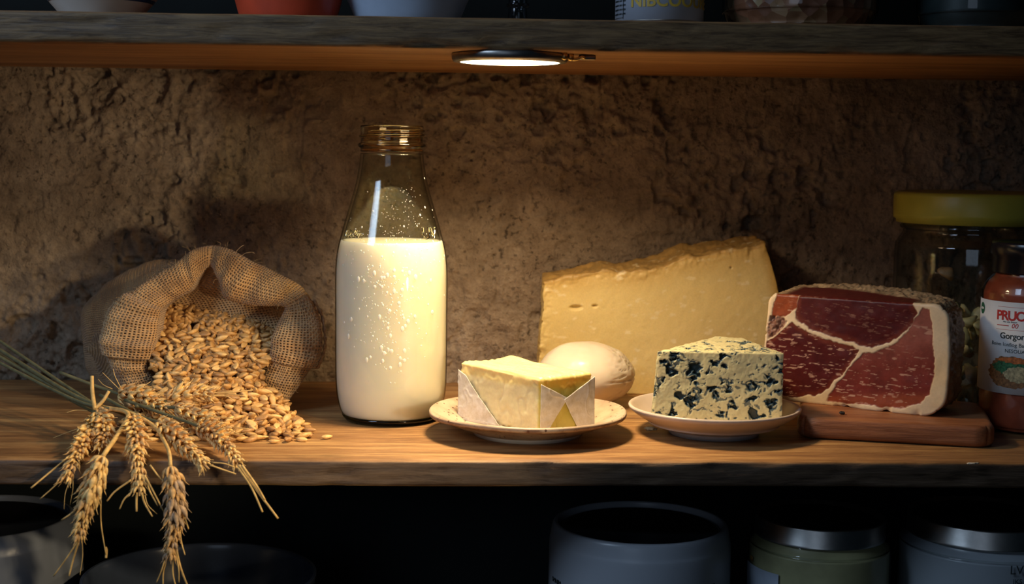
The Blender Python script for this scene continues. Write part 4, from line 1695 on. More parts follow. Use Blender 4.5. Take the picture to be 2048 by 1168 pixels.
# ------------------------------------------------------------------ wheat stalks
def spikelet_mesh(seed):
    rr = random.Random(seed)
    parts = []

    def lobe(off, yaw, pitch, L, r):
        n, m = 8, 7
        V, F = [], []
        for i in range(m + 1):
            t = i / m
            rad = r * (math.sin(math.pi * min(1, t * 0.93 + 0.05)) ** 0.75) * (1.15 - 0.45 * t)
            for j in range(n):
                a = 2 * math.pi * j / n
                V.append((t * L, rad * math.cos(a), rad * 0.75 * math.sin(a) + 0.10 * L * math.sin(math.pi * t)))
        for i in range(m):
            for j in range(n):
                j2 = (j + 1) % n
                F.append([i * n + j, i * n + j2, (i + 1) * n + j2, (i + 1) * n + j])
        F.append(list(range(n))[::-1])
        F.append([m * n + j for j in range(n)])
        # pointed beak
        V = np.array(V)
        Rm = np.array(Matrix.Rotation(yaw, 3, 'Z') @ Matrix.Rotation(-pitch, 3, 'Y'))
        parts.append((V @ Rm.T + np.array(off), F))
        tip = Rm @ np.array([L * 0.95, 0, 0.0]) + np.array(off)
        tip2 = Rm @ np.array([L * 1.35, 0, 0.0003]) + np.array(off)
        parts.append(tube([tip, (tip + tip2) / 2, tip2], [0.00035, 0.00022, 0.00008], 5))
    lobe((0, 0, 0), 0.36, 0.0, 0.0078, 0.00175)
    lobe((0, 0, 0), -0.36, 0.0, 0.0078, 0.00175)
    lobe((0.0008, 0, 0.0008), 0.0, 0.22, 0.0084, 0.0019)
    return join(parts)


HUSK = [m_simple('wheat_husk', c, 0.55, vary=0.38, scale=260, bump=0.5) for c in ((0.76, 0.49, 0.19), (0.58, 0.35, 0.14), (0.38, 0.26, 0.16))]
SPK = [[link_mesh_only('spikelet', *spikelet_mesh(3), h) for h in (HUSK[0], HUSK[1])], [link_mesh_only('spikelet', *spikelet_mesh(4), h) for h in (HUSK[1], HUSK[2])]]


def wp(px, py, z=None, D=None):
    if z is not None:
        return np.array(tuple(atZ(px, py, z)))
    return np.array(tuple(atD(px, py, D)))


def build_stalk(label, stem, ear, awns, tone=0, seed=0, wscale=1.0, stem_r=0.0013, green=False):
    rr = random.Random(seed)
    root = empty('wheat_stalk', tuple(ear[0]), label, 'wheat')
    org = np.array(ear[0])
    if stem is not None and len(stem) > 1:
        pts = smoothprof(np.array(stem + [ear[0]]), 8)
        cut = 0 if (green or len(stem) < 5) else 16
        if green or len(stem) < 5:
            V, F = tube(pts, stem_r, 8)
            link('stem', mk_mesh('stem', V - org, F), M['straw_green'], root)
        else:
            V, F = tube(pts[:cut + 1], stem_r * 0.95, 8)
            link('stem', mk_mesh('stem', V - org, F), M['straw_green'], root)
            V, F = tube(pts[cut:], stem_r, 8)
            d_ = link('stem', mk_mesh('stem', V - org, F), M['straw'], root)
            d_['label'] = 'dry golden end of the stem'
    E = smoothprof(np.array(ear), 12)
    L = np.concatenate([[0], np.cumsum(np.linalg.norm(np.diff(E, axis=0), axis=1))])
    V, F = tube(E, np.linspace(0.0012, 0.0006, len(E)), 8)
    core = link('ear', mk_mesh('ear', V - org, F), HUSK[1], root)
    step = 0.0041
    ns = int(L[-1] / step)
    view = -np.array(tuple(FWD))
    for i in range(ns):
        t = i * step
        p = np.array([np.interp(t, L, E[:, k]) for k in range(3)])
        p2 = np.array([np.interp(min(t + 0.004, L[-1]), L, E[:, k]) for k in range(3)])
        p1 = np.array([np.interp(max(t - 0.001, 0), L, E[:, k]) for k in range(3)])
        T = Vector(p2 - p1).normalized()
        side = T.cross(Vector(view)).normalized()
        nrm = side.cross(T).normalized()
        fr = i / max(1, ns - 1)
        wid = (0.62 + 0.38 * math.sin(math.pi * min(1, fr * 1.1 + 0.15))) * wscale
        angs = [0.0, math.pi] if i % 2 == 0 else [math.pi * 0.5, -math.pi * 0.5]
        if i % 2 == 0:
            angs = [0.30, math.pi - 0.30]
        else:
            angs = [math.pi * 0.5 + rr.uniform(-.25, .25), -0.35, math.pi + 0.35]
        for a in angs:
            a += rr.gauss(0, 0.12)
            out = (side * math.cos(a) + nrm * math.sin(a)).normalized()
            splay = 0.36 + rr.gauss(0, 0.07)
            X = (T * math.cos(splay) + out * math.sin(splay)).normalized()
            Z = (out * math.cos(splay) - T * math.sin(splay)).normalized()
            Y = Z.cross(X)
            s = wid * rr.uniform(1.08, 1.34)
            mt = Matrix(((X.x, Y.x, Z.x), (X.y, Y.y, Z.y), (X.z, Y.z, Z.z))).to_4x4()
            o = bpy.data.objects.new('spikelet', SPK[tone][rr.random() < 0.4])
            COL.objects.link(o)
            o.parent = core
            pos = Vector(p - org) + out * 0.0010 * wid
            o.matrix_local = Matrix.Translation(pos) @ mt @ Matrix.Scale(s, 4)
    for aw in awns:
        p0, p1 = np.array(aw[0]), np.array(aw[1])
        r = aw[2] if len(aw) > 2 else 0.0006
        mid = (p0 + p1) / 2 + np.array([rr.gauss(0, 0.0012), rr.gauss(0, 0.001), rr.gauss(0, 0.0010)])
        pts = smoothprof(np.array([p0, mid, p1]), 6)
        V, F = tube(pts, np.linspace(r, r * 0.8, len(pts)), 6)
        link('awn', mk_mesh('awn', V - org, F), M['straw'], root)
    return root


def build_wheat():
    # F = front overhang distance, just clear of the shelf edge
    F0 = 0.905
    G = lambda x, y: wp(x, y, z=0.008)
    Hh = lambda x, y, D=F0: wp(x, y, D=D)
    far = [wp(-60, 640, D=1.16), wp(60, 716, D=1.10)]
    # hub where stems gather, on the shelf
    hub = wp(215, 800, D=1.030)
    # 1 long left ear over the edge
    build_stalk('leftmost wheat ear over the shelf edge, a long straw pointing down left beside it',
                [wp(-40, 655, D=1.15), wp(110, 757, D=1.07), wp(190, 812, D=1.02)], [wp(192, 838, D=0.985), wp(170, 880, D=0.948), wp(148, 920, D=0.918), wp(128, 966, D=0.905)],
                [(Hh(150, 905, .925), Hh(62, 976, .90), 0.0007), (Hh(140, 940), Hh(80, 998), 0.0005), (wp(180, 850, D=0.97), wp(106, 876, D=0.965), 0.0003), (Hh(140, 960), Hh(128, 1018, .90), 0.0002), (Hh(146, 960), Hh(140, 1010), 0.0002), (wp(175, 822, D=0.985), wp(133, 825, D=0.985), 0.0003)], 0, 1, 1.0, green=True)
    build_stalk('short plump golden wheat ear lying at the shelf edge beside the cut straws',
                [wp(-30, 690, D=1.14), wp(100, 775, D=1.06), wp(170, 815, D=1.01)], [wp(195, 826, D=0.985), wp(208, 850, D=0.965), wp(204, 895, D=0.935)],
                [(wp(190, 820, D=0.98), wp(184, 752, D=0.985), 0.0016), (wp(190, 818, D=0.98), wp(218, 782, D=0.985), 0.0014), (wp(225, 778, D=1.0), wp(196, 758, D=1.0), 0.00025), (wp(238, 778, D=1.0), wp(205, 745, D=1.0), 0.00025), (wp(242, 776, D=1.0), wp(226, 738, D=1.0), 0.00025)], 0, 2, 1.15, green=True)
    build_stalk('long wheat ear hanging far below the shelf edge, left of the two lowest',
                [wp(-50, 668, D=1.13), wp(120, 775, D=1.03), wp(200, 812, D=0.99), wp(255, 826, D=0.965), wp(240, 862, D=0.942), wp(214, 900, D=0.915)],
                [Hh(206, 912, .908), Hh(190, 955), Hh(174, 1005), Hh(162, 1045), Hh(156, 1080)],
                [(Hh(190, 985), Hh(123, 1040), 0.0007), (Hh(160, 1075), Hh(107, 1152), 0.0006), (Hh(158, 1080), Hh(138, 1152), 0.0008), (Hh(164, 1080), Hh(160, 1150), 0.0003), (Hh(203, 965, .91), Hh(212, 1110, .91), 0.0005), (Hh(211, 1095, .91), Hh(212, 1116, .91), 0.0010), (Hh(180, 1010), Hh(148, 1055), 0.0002)], 0, 3, 1.0, 0.0016)
    build_stalk('upright wheat ear in the middle of the bunch, hanging straight over the shelf edge',
                [wp(-60, 680, D=1.12), wp(130, 785, D=1.03), wp(240, 825, D=0.985)],
                [wp(268, 838, D=0.965), wp(272, 875, D=0.935), Hh(276, 930, .912), Hh(279, 992, .905)],
                [(Hh(262, 960), Hh(214, 1002), 0.0007), (Hh(262, 985), Hh(239, 1018), 0.0006), (Hh(274, 985), Hh(273, 1023), 0.0008), (Hh(284, 985), Hh(305, 1033), 0.0007), (Hh(290, 950), Hh(316, 1012), 0.0006), (Hh(292, 955), Hh(328, 1024), 0.0006), (Hh(300, 930), Hh(330, 965), 0.0006), (Hh(290, 990), Hh(314, 1028), 0.0003)], 0, 4, 1.0, green=True)
    build_stalk('long greyish wheat ear hanging lowest, right of the two lowest, on a bent stem',
                [wp(-50, 700, D=1.10), wp(150, 800, D=1.00), wp(250, 822, D=0.975), wp(305, 850, D=0.955), wp(326, 878, D=0.935), wp(338, 905, D=0.914)],
                [Hh(341, 932, .905), Hh(347, 975), Hh(350, 1030), Hh(344, 1080), Hh(339, 1122)],
                [(Hh(362, 1005), Hh(377, 1058), 0.0006), (Hh(360, 1060), Hh(370, 1110), 0.0005), (Hh(350, 1085), Hh(376, 1175), 0.0008), (Hh(346, 1110), Hh(352, 1175), 0.0006), (Hh(335, 1100), Hh(313, 1165), 0.0005), (Hh(337, 1110), Hh(326, 1170), 0.0006), (Hh(350, 1100), Hh(358, 1165), 0.0005)], 1, 5, 1.0, 0.0013)
    build_stalk('wheat ear lying slantwise across the shelf edge, its short straws pointing right',
                [wp(200, 790, D=1.03), wp(270, 828, D=0.99)],
                [wp(318, 845, D=0.965), wp(348, 868, D=0.945), wp(385, 905, D=0.925), wp(418, 938, D=0.912)],
                [(Hh(385, 900, .918), Hh(402, 945, .91), 0.0006), (Hh(420, 930), Hh(472, 948), 0.0006), (Hh(425, 925), Hh(470, 935), 0.0005)], 0, 6, 1.05)
    build_stalk('rightmost wheat ear at the shelf edge with long split straws pointing down right',
                [wp(250, 800, D=1.03), wp(340, 832, D=1.0)],
                [wp(398, 852, D=0.975), wp(428, 868, D=0.955), wp(455, 893, D=0.93), wp(478, 935, D=0.912)],
                [(Hh(478, 930), Hh(556, 1037), 0.0009), (Hh(476, 935), Hh(525, 1024), 0.0008), (Hh(484, 930), Hh(530, 1000), 0.0008), (wp(462, 868, D=0.95), wp(492, 866, D=0.95), 0.0003)], 0, 7, 0.95)
    build_stalk('wheat ear lying highest on the left, against the lower rim of the sack',
                [wp(120, 745, D=1.08), wp(200, 775, D=1.06)],
                [wp(238, 788, D=1.045), wp(262, 790, D=1.04), wp(300, 800, D=1.03), wp(340, 824, D=1.015)],
                [(wp(335, 820, D=1.015), wp(365, 845, D=1.01), 0.0004), (wp(330, 815, D=1.015), wp(372, 826, D=1.01), 0.0004)], 0, 8, 1.1, green=True)
    build_stalk('wheat ear lying on the spilled grain with its tip pointing right',
                [wp(255, 806, D=1.04), wp(300, 806, D=1.04)],
                [wp(335, 802, D=1.035), wp(365, 790, D=1.035), wp(395, 784, D=1.035), wp(428, 790, D=1.03)],
                [(wp(420, 785, D=1.03), wp(506, 780, D=1.03), 0.0005), (wp(420, 790, D=1.03), wp(490, 792, D=1.03), 0.0005), (wp(425, 792, D=1.028), wp(470, 803, D=1.028), 0.0004), (wp(415, 782, D=1.03), wp(450, 768, D=1.03), 0.0003)], 0, 9, 1.05)
    build_stalk('wheat ear half buried in the spilled grain, below the one pointing right',
                [wp(270, 812, D=1.02), wp(320, 814, D=1.02)],
                [wp(352, 815, D=1.01), wp(390, 832, D=1.0), wp(430, 850, D=0.985), wp(462, 868, D=0.97)],
                [(wp(430, 845, D=0.985), wp(498, 858, D=0.97), 0.0005), (wp(410, 835, D=0.985), wp(470, 838, D=0.975), 0.0004), (wp(440, 850, D=0.98), wp(488, 872, D=0.965), 0.0004)], 0, 10, 0.95)


build_wheat()


# ------------------------------------------------------------------ jars at the right
def build_red_jar():
    c = ground(2060, 1.076)
    c = Vector((c.x, c.y, 0))
    # centre so that the left side shows at column 1957
    L = ground(1958, 1.072)
    r = 0.0370
    c = Vector((L.x + r, L.y, 0))
    root = empty('sauce_jar', c, 'jar of red sauce with black lid and white printed label, cut by the right edge', 'jar')
    body = smoothprof([(0.0, 0.0006), (0.030, 0.0006), (0.0350, 0.003), (r, 0.010), (r, 0.050), (r, 0.098), (0.0362, 0.1065), (0.0335, 0.1125), (0.0292, 0.1170), (0.0282, 0.1195)], 5)
    V, F = lathe(body, 96)
    link('glass_body', mk_mesh('glass_body', V, F), M['glass_dark'], root)
    sauce = [(p[0] * 0.965, p[1] * 0.985 + 0.0008) for p in body] + [(0.0, 0.1170)]
    V, F = lathe(sauce, 80)
    link('sauce', mk_mesh('sauce', V, F), m_simple('tomato_sauce', (0.30, 0.055, 0.022), 0.35, vary=0.3, scale=70), root)
    V, F = lathe([(0.0, 0.1190), (0.0295, 0.1190), (0.0303, 0.1200), (0.0303, 0.1320), (0.0318, 0.1330), (0.0318, 0.1410), (0.0310, 0.1422), (0.0285, 0.1424), (0.0275, 0.1414), (0.0, 0.1410)], 96)
    link('lid', mk_mesh('lid', V, F), M['black'], root)
    R = r + 0.0002
    # facing: direction toward the camera
    to = math.atan2(-c.y, -c.x)
    z0, z1 = 0.0305, 0.0990
    lab = wrap_patch('label', R, to - 1.62, to + 1.62, z0, z1, M['paper'], root, 0.0003, 80)
    R += 0.0003
    ctr = to - 0.10

    def wt(txt, size, dang, z, mat, bold=0.0, italic=0.0, sp=1.0, name='label_lettering', align='CENTER'):
        return wrap_text(name, txt, size, R, ctr + dang, z, mat, root, 0.00015, italic=italic, bold=bold, align=align, space=sp)
    wt('PRUOI', 0.0098, -0.62, 0.0857, M['ink_red'], 0.0003, align='LEFT', sp=0.84)
    wt('00', 0.0050, -0.22, 0.0800, M['ink_red'], 0.0, 0.2)
    wt('Gorgonz', 0.0064, -0.52, 0.0718, M['ink'], 0.0001, align='LEFT', sp=0.95)
    wt('Boivn lonfiog Ban', 0.0040, -0.72, 0.0662, M['ink'], align='LEFT')
    wt('NESOUAI a', 0.0038, -0.40, 0.0615, M['ink'], align='LEFT')
    wt('vins uns fonert', 0.0018, -0.32, 0.0838, M['ink'], align='CENTER')
    wrap_patch('label_rule', R, ctr - 0.60, ctr + 0.3, 0.0952, 0.0954, M['ink_red'], root, 0.00012)
    wrap_patch('label_rule', R, ctr - 0.62, ctr + 0.3, 0.0783, 0.0785, M['ink_red'], root, 0.00012)
    wrap_patch('label_rule', R, ctr - 0.60, ctr - 0.34, 0.0812, 0.0818, M['ink_red'], root, 0.00012)

    def disc(name, a0, zc, ra, rz, mat, lift=0.0, n=30, jag=0.0):
        V, F = [], []
        rr = random.Random(5)
        V.append(((R + 0.0002 + lift) * math.cos(a0), (R + 0.0002 + lift) * math.sin(a0), zc))
        rings = 5
        for k in range(1, rings + 1):
            for i in range(n):
                t = 2 * math.pi * i / n
                g = k / rings * (1 + (rr.uniform(-jag, jag) if k == rings else 0))
                a = a0 + ra * g * math.cos(t) / R
                V.append(((R + 0.0002 + lift) * math.cos(a), (R + 0.0002 + lift) * math.sin(a), zc + rz * g * math.sin(t)))
        for i in range(n):
            F.append([0, 1 + i, 1 + (i + 1) % n])
        for k in range(rings - 1):
            for i in range(n):
                i2 = (i + 1) % n
                F.append([1 + k * n + i, 1 + (k + 1) * n + i, 1 + (k + 1) * n + i2, 1 + k * n + i2])
        link(name, mk_mesh(name, V, F, smooth=False), mat, root)
    disc('label_badge', ctr - 1.12, 0.0920, 0.0040, 0.0044, M['ink_green'])
    disc('label_badge', ctr - 1.12, 0.0920, 0.0028, 0.0009, M['paper'], 0.0001)
    disc('label_picture', ctr - 0.25, 0.0468, 0.0190, 0.0122, m_simple('print_brown', (0.28, 0.12, 0.04), 0.6, vary=0.6, scale=500), 0.0, 60, 0.06)
    disc('label_picture', ctr - 0.25, 0.0505, 0.0150, 0.0055, m_simple('print_green', (0.04, 0.16, 0.06), 0.6, vary=0.7, scale=600), 0.0001, 40, 0.1)
    disc('label_picture', ctr - 0.12, 0.0455, 0.0105, 0.0058, m_simple('print_cream', (0.55, 0.42, 0.20), 0.6, vary=0.5, scale=500), 0.0002, 40, 0.1)
    disc('label_picture', ctr - 0.20, 0.0560, 0.0130, 0.0022, m_simple('print_orange', (0.62, 0.16, 0.03), 0.6, vary=0.5, scale=500), 0.0003, 40, 0.2)
    return c


RJ = build_red_jar()


def build_nut_jar():
    L = ground(1779, 1.192)
    r = 0.0665
    c = Vector((L.x + r, L.y, 0))
    root = empty('glass_storage_jar', c, 'large clear glass jar with olive yellow lid behind the ham', 'jar')
    body = smoothprof([(0.0, 0.001), (0.055, 0.001), (0.062, 0.004), (0.0645, 0.012), (0.0645, 0.06), (0.0645, 0.125), (0.0625, 0.135), (0.0585, 0.1415), (0.0582, 0.1445), (0.0605, 0.1460), (0.0605, 0.1480), (0.0590, 0.1495), (0.0590, 0.1530)], 4)
    inner = body[::-1].copy()
    inner[:, 0] = np.maximum(inner[:, 0] - 0.0025, 0)
    inner[:, 1] = np.maximum(inner[:, 1], 0.004)
    V, F = lathe(np.vstack([body, inner]), 96)
    link('glass_body', mk_mesh('glass_body', V, F), M['glass_dark'], root)
    V, F = lathe([(p, q + 0.013) for p, q in [(0.0, 0.1375), (0.0640, 0.1375), (0.0640, 0.1400), (r, 0.1412), (r, 0.1450), (r + 0.0001, 0.1600), (0.0655, 0.1622), (0.0630, 0.1632), (0.0600, 0.1622), (0.0, 0.1618)]], 96)
    link('lid', mk_mesh('lid', V, F), m_simple('olive_lid', (0.46, 0.42, 0.06), 0.35, vary=0.06), root)
    # contents: pale green broken pieces
    rr = random.Random(21)
    base = []
    for k in range(3):
        n, m = 10, 7
        V, F = [], []
        for i in range(m + 1):
            t = i / m
            rad = 0.0062 * (math.sin(math.pi * min(0.97, t + 0.03)) ** 0.6)
            for j in range(n):
                a = 2 * math.pi * j / n
                V.append(((t - 0.5) * 0.016, rad * math.cos(a), rad * 0.72 * math.sin(a) + 0.004 * math.sin(math.pi * t)))
        V = np.array(V)
        V += fbm(V * 240 + k * 9, 2, k)[:, None] * V * 0.3
        for i in range(m):
            for j in range(n):
                j2 = (j + 1) % n
                F.append([i * n + j, i * n + j2, (i + 1) * n + j2, (i + 1) * n + j])
        F.append(list(range(n))[::-1])
        F.append([m * n + j for j in range(n)])
        base.append(link_mesh_only('nut', V, F, m_simple('pale_nut', [(0.60, 0.50, 0.24), (0.50, 0.43, 0.20), (0.42, 0.25, 0.11)][k], 0.5, vary=0.3, scale=120)))
    pts = []
    tries = 0
    while len(pts) < 130 and tries < 30000:
        tries += 1
        a = rr.uniform(0, 6.283)
        q = 0.0525 * math.sqrt(rr.uniform(0.25, 1))
        z = rr.uniform(0.011, 0.082)
        p = np.array([c.x + q * math.cos(a), c.y + q * math.sin(a), z])
        if p[1] > c.y + 0.02:
            continue
        if all(np.linalg.norm(p - x) > 0.0096 for x in pts):
            pts.append(p)
    pts.append(np.array([c.x - 0.034, c.y - 0.030, 0.1090]))
    for i, p in enumerate(pts):
        o = bpy.data.objects.new('nut', base[2] if i == len(pts) - 1 else base[i % 5 % 2 if i % 7 else 2])
        COL.objects.link(o)
        o.location = p
        o.rotation_euler = (rr.uniform(0, 6), rr.uniform(0, 6), rr.uniform(0, 6))
        tag(o, 'pale greenish nut piece inside the glass jar with the olive lid', 'nut', 'nut pieces in the olive-lidded jar')


build_nut_jar()


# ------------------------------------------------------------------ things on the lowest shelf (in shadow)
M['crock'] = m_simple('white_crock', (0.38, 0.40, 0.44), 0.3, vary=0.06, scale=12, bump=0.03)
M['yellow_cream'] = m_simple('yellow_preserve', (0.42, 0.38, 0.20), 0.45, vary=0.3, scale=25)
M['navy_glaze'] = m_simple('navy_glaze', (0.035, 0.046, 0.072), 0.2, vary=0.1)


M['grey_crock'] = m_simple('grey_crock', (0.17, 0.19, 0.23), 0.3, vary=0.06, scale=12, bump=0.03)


def crock(px, D, ztop, r_in, r_out, label, words=None, glaze='crock'):
    c = ground(px, D, ztop)
    root = empty('storage_crock', (c.x, c.y, LZ + 0.0006), label, 'jar')
    h = ztop - LZ
    pr = smoothprof([(0.0, 0.0), (r_out * 0.9, 0.0), (r_out, 0.008), (r_out, h * 0.5), (r_out, h - 0.024), (r_out * 0.985, h - 0.010), (r_in + 0.004, h - 0.0015), (r_in + 0.0015, h), (r_in, h - 0.001), (r_in - 0.0005, h - 0.006)], 5)
    pr = np.vstack([pr, [(r_in - 0.0005, h - 0.02), (0.0, h - 0.02)]])
    V, F = lathe(pr, 96)
    link('body', mk_mesh('body', V, F), M[glaze], root)
    V, F = lathe([(0.0, h - 0.012), (r_in - 0.0012, h - 0.012), (r_in - 0.0012, h - 0.0045), (r_in - 0.004, h - 0.0040), (r_in - 0.006, h - 0.0065), (0.0, h - 0.0065)], 80)
    link('lid', mk_mesh('lid', V, F), M['black'], root)
    to = math.atan2(-c.y, -c.x)
    for (txt, size, da, dz) in (words or []):
        wrap_text('lettering', txt, size, r_out + 0.0002, to + da, h + dz, M['ink'], root, 0.0002, align='LEFT')
    return root


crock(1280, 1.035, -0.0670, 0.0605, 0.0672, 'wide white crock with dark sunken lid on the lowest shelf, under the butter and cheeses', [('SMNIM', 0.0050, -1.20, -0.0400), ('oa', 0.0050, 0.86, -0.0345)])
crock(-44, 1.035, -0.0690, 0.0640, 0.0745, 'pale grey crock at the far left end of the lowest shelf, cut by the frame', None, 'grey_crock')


def metal_lid_jar(px, D, zt, rl, rb, label, content, words=None):
    c = ground(px, D, zt)
    root = empty('preserve_jar', (c.x, c.y, LZ + 0.0006), label, 'jar')
    h = zt - LZ
    hl = 0.0148
    pr = smoothprof([(0.0, 0.0), (rb * 0.9, 0.0), (rb, 0.008), (rb, h * 0.5), (rb, h - hl - 0.013), (rb * 0.985, h - hl - 0.006), (rl + 0.001, h - hl - 0.001), (rl - 0.001, h - hl + 0.003)], 5)
    V, F = lathe(pr, 96)
    link('glass_body', mk_mesh('glass_body', V, F), M['glass_dark'], root)
    V2 = V.copy()
    V2[:, :2] *= 0.975
    V2[:, 2] = V2[:, 2] * 0.985 + 0.001
    link('contents', mk_mesh('contents', V2, F), content, root)
    V, F = lathe([(0.0, h - 0.004), (rl - 0.003, h - 0.004), (rl - 0.002, h - 0.0004), (rl - 0.0008, h), (rl, h - 0.0012), (rl, h - hl + 0.002), (rl + 0.0007, h - hl + 0.001), (rl + 0.0003, h - hl), (rl - 0.002, h - hl)], 96)
    link('lid', mk_mesh('lid', V, F), M['metal'], root)
    V, F = lathe([(0.0, h - 0.0035), (rl - 0.0031, h - 0.0035), (rl - 0.0031, h - 0.0039), (0.0, h - 0.0039)], 64)
    link('lid_top', mk_mesh('lid_top', V, F), M['black'], root)
    to = math.atan2(-c.y, -c.x)
    for (txt, size, da, dz) in (words or []):
        wrap_text('lettering', txt, size, rb + 0.0002, to + da, h + dz, M['ink'], root, 0.0002, align='LEFT')
    return root, to, h


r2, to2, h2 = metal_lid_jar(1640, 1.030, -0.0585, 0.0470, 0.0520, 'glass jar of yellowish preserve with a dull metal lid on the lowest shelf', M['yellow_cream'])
wrap_patch('label', 0.0523, to2 - 1.35, to2 - 0.55, h2 - 0.062, h2 - 0.0350, m_simple('grey_label', (0.34, 0.38, 0.45), 0.5), r2, 0.0003)
wrap_patch('label_mark', 0.0521, to2 - 1.20, to2 - 1.12, h2 - 0.0330, h2 - 0.0295, m_simple('amber_print', (0.30, 0.15, 0.03), 0.5), r2, 0.0003)
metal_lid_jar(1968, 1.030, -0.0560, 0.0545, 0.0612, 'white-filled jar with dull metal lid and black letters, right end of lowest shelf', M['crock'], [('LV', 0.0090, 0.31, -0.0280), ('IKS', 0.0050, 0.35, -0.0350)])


def navy_bowl():
    c = ground(400, 1.005, -0.1020)
    root = empty('navy_bowl', (c.x, c.y, LZ + 0.0006), 'dark navy glazed bowl on the lowest shelf, only its rim showing', 'bowl')
    h = -0.1020 - LZ
    pr = smoothprof([(0.0, 0.0), (0.035, 0.0), (0.040, 0.004), (0.062, 0.05), (0.076, 0.11), (0.082, h - 0.01), (0.0835, h - 0.001), (0.0825, h), (0.0805, h - 0.002), (0.078, h - 0.02), (0.070, 0.11), (0.055, 0.05), (0.03, 0.012), (0.0, 0.010)], 5)
    V, F = lathe(pr, 96)
    link('bowl_body', mk_mesh('bowl_body', V, F), M['navy_glaze'], root)


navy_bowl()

# ------------------------------------------------------------------ things on the upper shelf (bottoms only in view)
UTOP = UZ + UT


def ubowl(name, px, r_foot, r_at, rtop, h, mat, label, D=1.045, line=None):
    c = ground(px, D, UTOP)
    root = empty(name, (c.x, c.y, UTOP + 0.0006), label, 'bowl')
    pr = smoothprof([(0.0, 0.0012), (r_foot - 0.002, 0.0), (r_foot, 0.0), (r_foot + 0.003, 0.004), (r_at, 0.018), (rtop * 0.97, h * 0.7), (rtop, h), (rtop - 0.003, h), (rtop * 0.93, h * 0.7), (r_at - 0.004, 0.021), (0.0, 0.008)], 6)
    V, F = lathe(pr, 96)
    link('bowl_body', mk_mesh('bowl_body', V, F), mat, root)
    if line:
        for zz, hh in line:
            lo = pr[:50 if len(pr) > 50 else len(pr) // 2]
            r1 = float(np.interp(zz, pr[6:37, 1], pr[6:37, 0])) + 0.0002
            r2_ = float(np.interp(zz + hh, pr[6:37, 1], pr[6:37, 0])) + 0.0002
            V, F = lathe([(r1 - 0.001, zz), (r1, zz), (r2_, zz + hh), (r2_ - 0.001, zz + hh)], 96)
            link('painted_line', mk_mesh('painted_line', V, F), M['ink_blue'], root)
    return root


ubowl('striped_bowl', 203, 0.0255, 0.0405, 0.060, 0.055, m_simple('white_glaze', (0.60, 0.58, 0.54), 0.3, vary=0.05, bump=0.03), 'white bowl with a thin blue line on the upper shelf, leftmost', 1.035, [(0.0125, 0.0022)])
ubowl('red_bowl', 577, 0.0315, 0.0385, 0.046, 0.050, m_simple('red_glaze', (0.62, 0.075, 0.03), 0.35, vary=0.12, bump=0.03), 'red glazed bowl on the upper shelf between two pale bowls', 1.035)
ubowl('pale_blue_bowl', 815, 0.0345, 0.0435, 0.055, 0.055, m_simple('pale_blue_glaze', (0.42, 0.52, 0.66), 0.35, vary=0.06, bump=0.03), 'pale blue bowl on the upper shelf, right of the red one', 1.045)


def small_glass():
    c = ground(1035, 1.02, UTOP)
    root = empty('glass_cruet', (c.x, c.y, UTOP + 0.0006), 'narrow clear glass cruet on the upper shelf above the lamp', 'bottle')
    V, F = lathe(smoothprof([(0.0, 0.0), (0.0066, 0.0), (0.0070, 0.003), (0.0066, 0.009), (0.0064, 0.0115), (0.0078, 0.0125), (0.0078, 0.0145), (0.0066, 0.016), (0.0070, 0.05), (0.0060, 0.07), (0.0, 0.072)], 4), 48)
    link('glass_body', mk_mesh('glass_body', V, F), m_glass('cruet_glass', (0.7, 0.75, 0.78), (0.2, 0.22, 0.24), 0.08), root)


small_glass()


def can():
    c = ground(1318, 1.020, UTOP)
    r = 0.0310
    root = empty('food_can', (c.x, c.y, UTOP + 0.0006), 'white labelled can with gold lettering on the upper shelf', 'can')
    V, F = lathe([(0.0, 0.001), (r - 0.001, 0.0), (r, 0.001), (r, 0.003), (r - 0.0004, 0.0035), (r - 0.0004, 0.078), (r, 0.079), (r, 0.081), (r - 0.002, 0.081), (r - 0.002, 0.079), (0.0, 0.079)], 80)
    link('tin_body', mk_mesh('tin_body', V, F), M['metal'], root)
    to = math.atan2(-c.y, -c.x)
    wrap_patch('label', r - 0.0002, to - 2.6, to + 2.6, 0.0022, 0.0770, m_simple('blue_white_label', (0.55, 0.62, 0.74), 0.45, vary=0.03), root, 0.0003, 90)
    R = r + 0.0003
    wrap_text('label_lettering', 'NIBCOOURE', 0.0118, R, to - 0.68, 0.0110, M['ink_gold'], root, 0.0002, align='LEFT', bold=0.0003)
    for k in range(4):
        wrap_text('label_small_print', 'ommin ons ren', 0.0026, R, to - 1.35, 0.0062 + k * 0.0030, M['ink'], root, 0.00015, align='LEFT')
    wrap_patch('label_rule', R, to - 0.93, to - 0.915, 0.0035, 0.030, M['ink'], root, 0.00015)
    wrap_patch('label_rule', R, to - 1.40, to - 0.915, 0.0040, 0.0043, M['ink'], root, 0.00015, 12)


can()


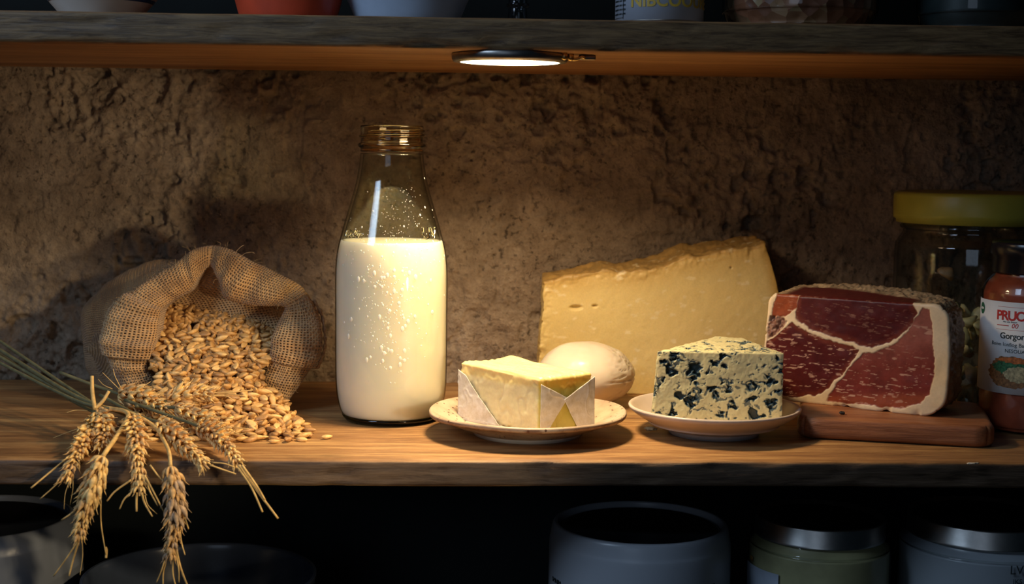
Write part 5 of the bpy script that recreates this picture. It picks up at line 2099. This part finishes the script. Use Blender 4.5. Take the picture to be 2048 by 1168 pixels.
def ujar(px, D, rb, label, content, lidded=True):
    c = ground(px, D, UTOP)
    root = empty('glass_jar', (c.x, c.y, UTOP + 0.0006), label, 'jar')
    pr = smoothprof([(0.0, 0.0), (rb * 0.80, 0.0), (rb * 0.90, 0.003), (rb * 0.985, 0.012), (rb, 0.02), (rb, 0.09), (rb * 0.9, 0.105), (rb * 0.8, 0.112)], 5)
    V, F = lathe(pr, 96)
    link('glass_body', mk_mesh('glass_body', V, F), M['glass_dark'], root)
    V2 = V.copy()
    V2[:, :2] *= 0.965
    V2[:, 2] = V2[:, 2] * 0.9 + 0.001
    link('contents', mk_mesh('contents', V2, F), content, root)
    V, F = lathe([(0.0, 0.111), (rb * 0.83, 0.111), (rb * 0.83, 0.124), (0.0, 0.125)], 64)
    link('lid', mk_mesh('lid', V, F), M['dark_metal'], root)


t_ = NT('dried_mix')
c_ = t_.coord()
v_ = t_.n('ShaderNodeTexVoronoi')
v_.inputs['Scale'].default_value = 110
t_.l(c_, v_.inputs['Vector'])
t_.set(t_.ramp(v_.outputs['Color'], [(0.0, (0.10, 0.035, 0.02, 1)), (0.5, (0.30, 0.12, 0.06, 1)), (1.0, (0.36, 0.27, 0.14, 1))]), 0.5, None, t_.bump(v_.outputs['Distance'], 0.8, 0.004))
ujar(1598, 1.045, 0.0555, 'glass jar of reddish brown dried mix on the upper shelf, right of the can', t_.m)
ujar(1945, 1.045, 0.0400, 'dark glass jar at the right end of the upper shelf', m_simple('dark_contents', (0.02, 0.03, 0.03), 0.4, vary=0.3))


# ------------------------------------------------------------------ crumbs
def crumb(px, py, z, s, mat, label, seed, cat='crumb'):
    P, F = box_surface(6, 6, 6)
    V = (P - 0.5)
    V = V / (np.linalg.norm(V, axis=1)[:, None] + 1e-9) * np.array(s) * 0.5
    V += V * fbm(V * 900 + seed, 2, seed)[:, None] * 0.7
    p = atZ(px, py, z)
    V[:, 2] -= V[:, 2].min()
    o = link('crumb', mk_mesh('crumb', V, F, smooth=False), mat, None, (p.x, p.y, z))
    tag(o, label, cat)


crumb(1301, 863, 0.0002, (0.0085, 0.005, 0.0028), m_simple('cheese_crumb', (0.62, 0.50, 0.28), 0.6), 'flake of pale cheese on the shelf just left of the small bowl foot', 3)
crumb(1684, 829, BT + 0.0004, (0.0034, 0.003, 0.0022), m_simple('burnt_crumb', (0.02, 0.015, 0.012), 0.6), 'black crumb on the board in front of the ham', 5)
crumb(1945, 929, 0.0002, (0.007, 0.003, 0.0014), m_simple('white_flake', (0.6, 0.52, 0.40), 0.6), 'thin pale flake at the front edge of the shelf by the board', 7)
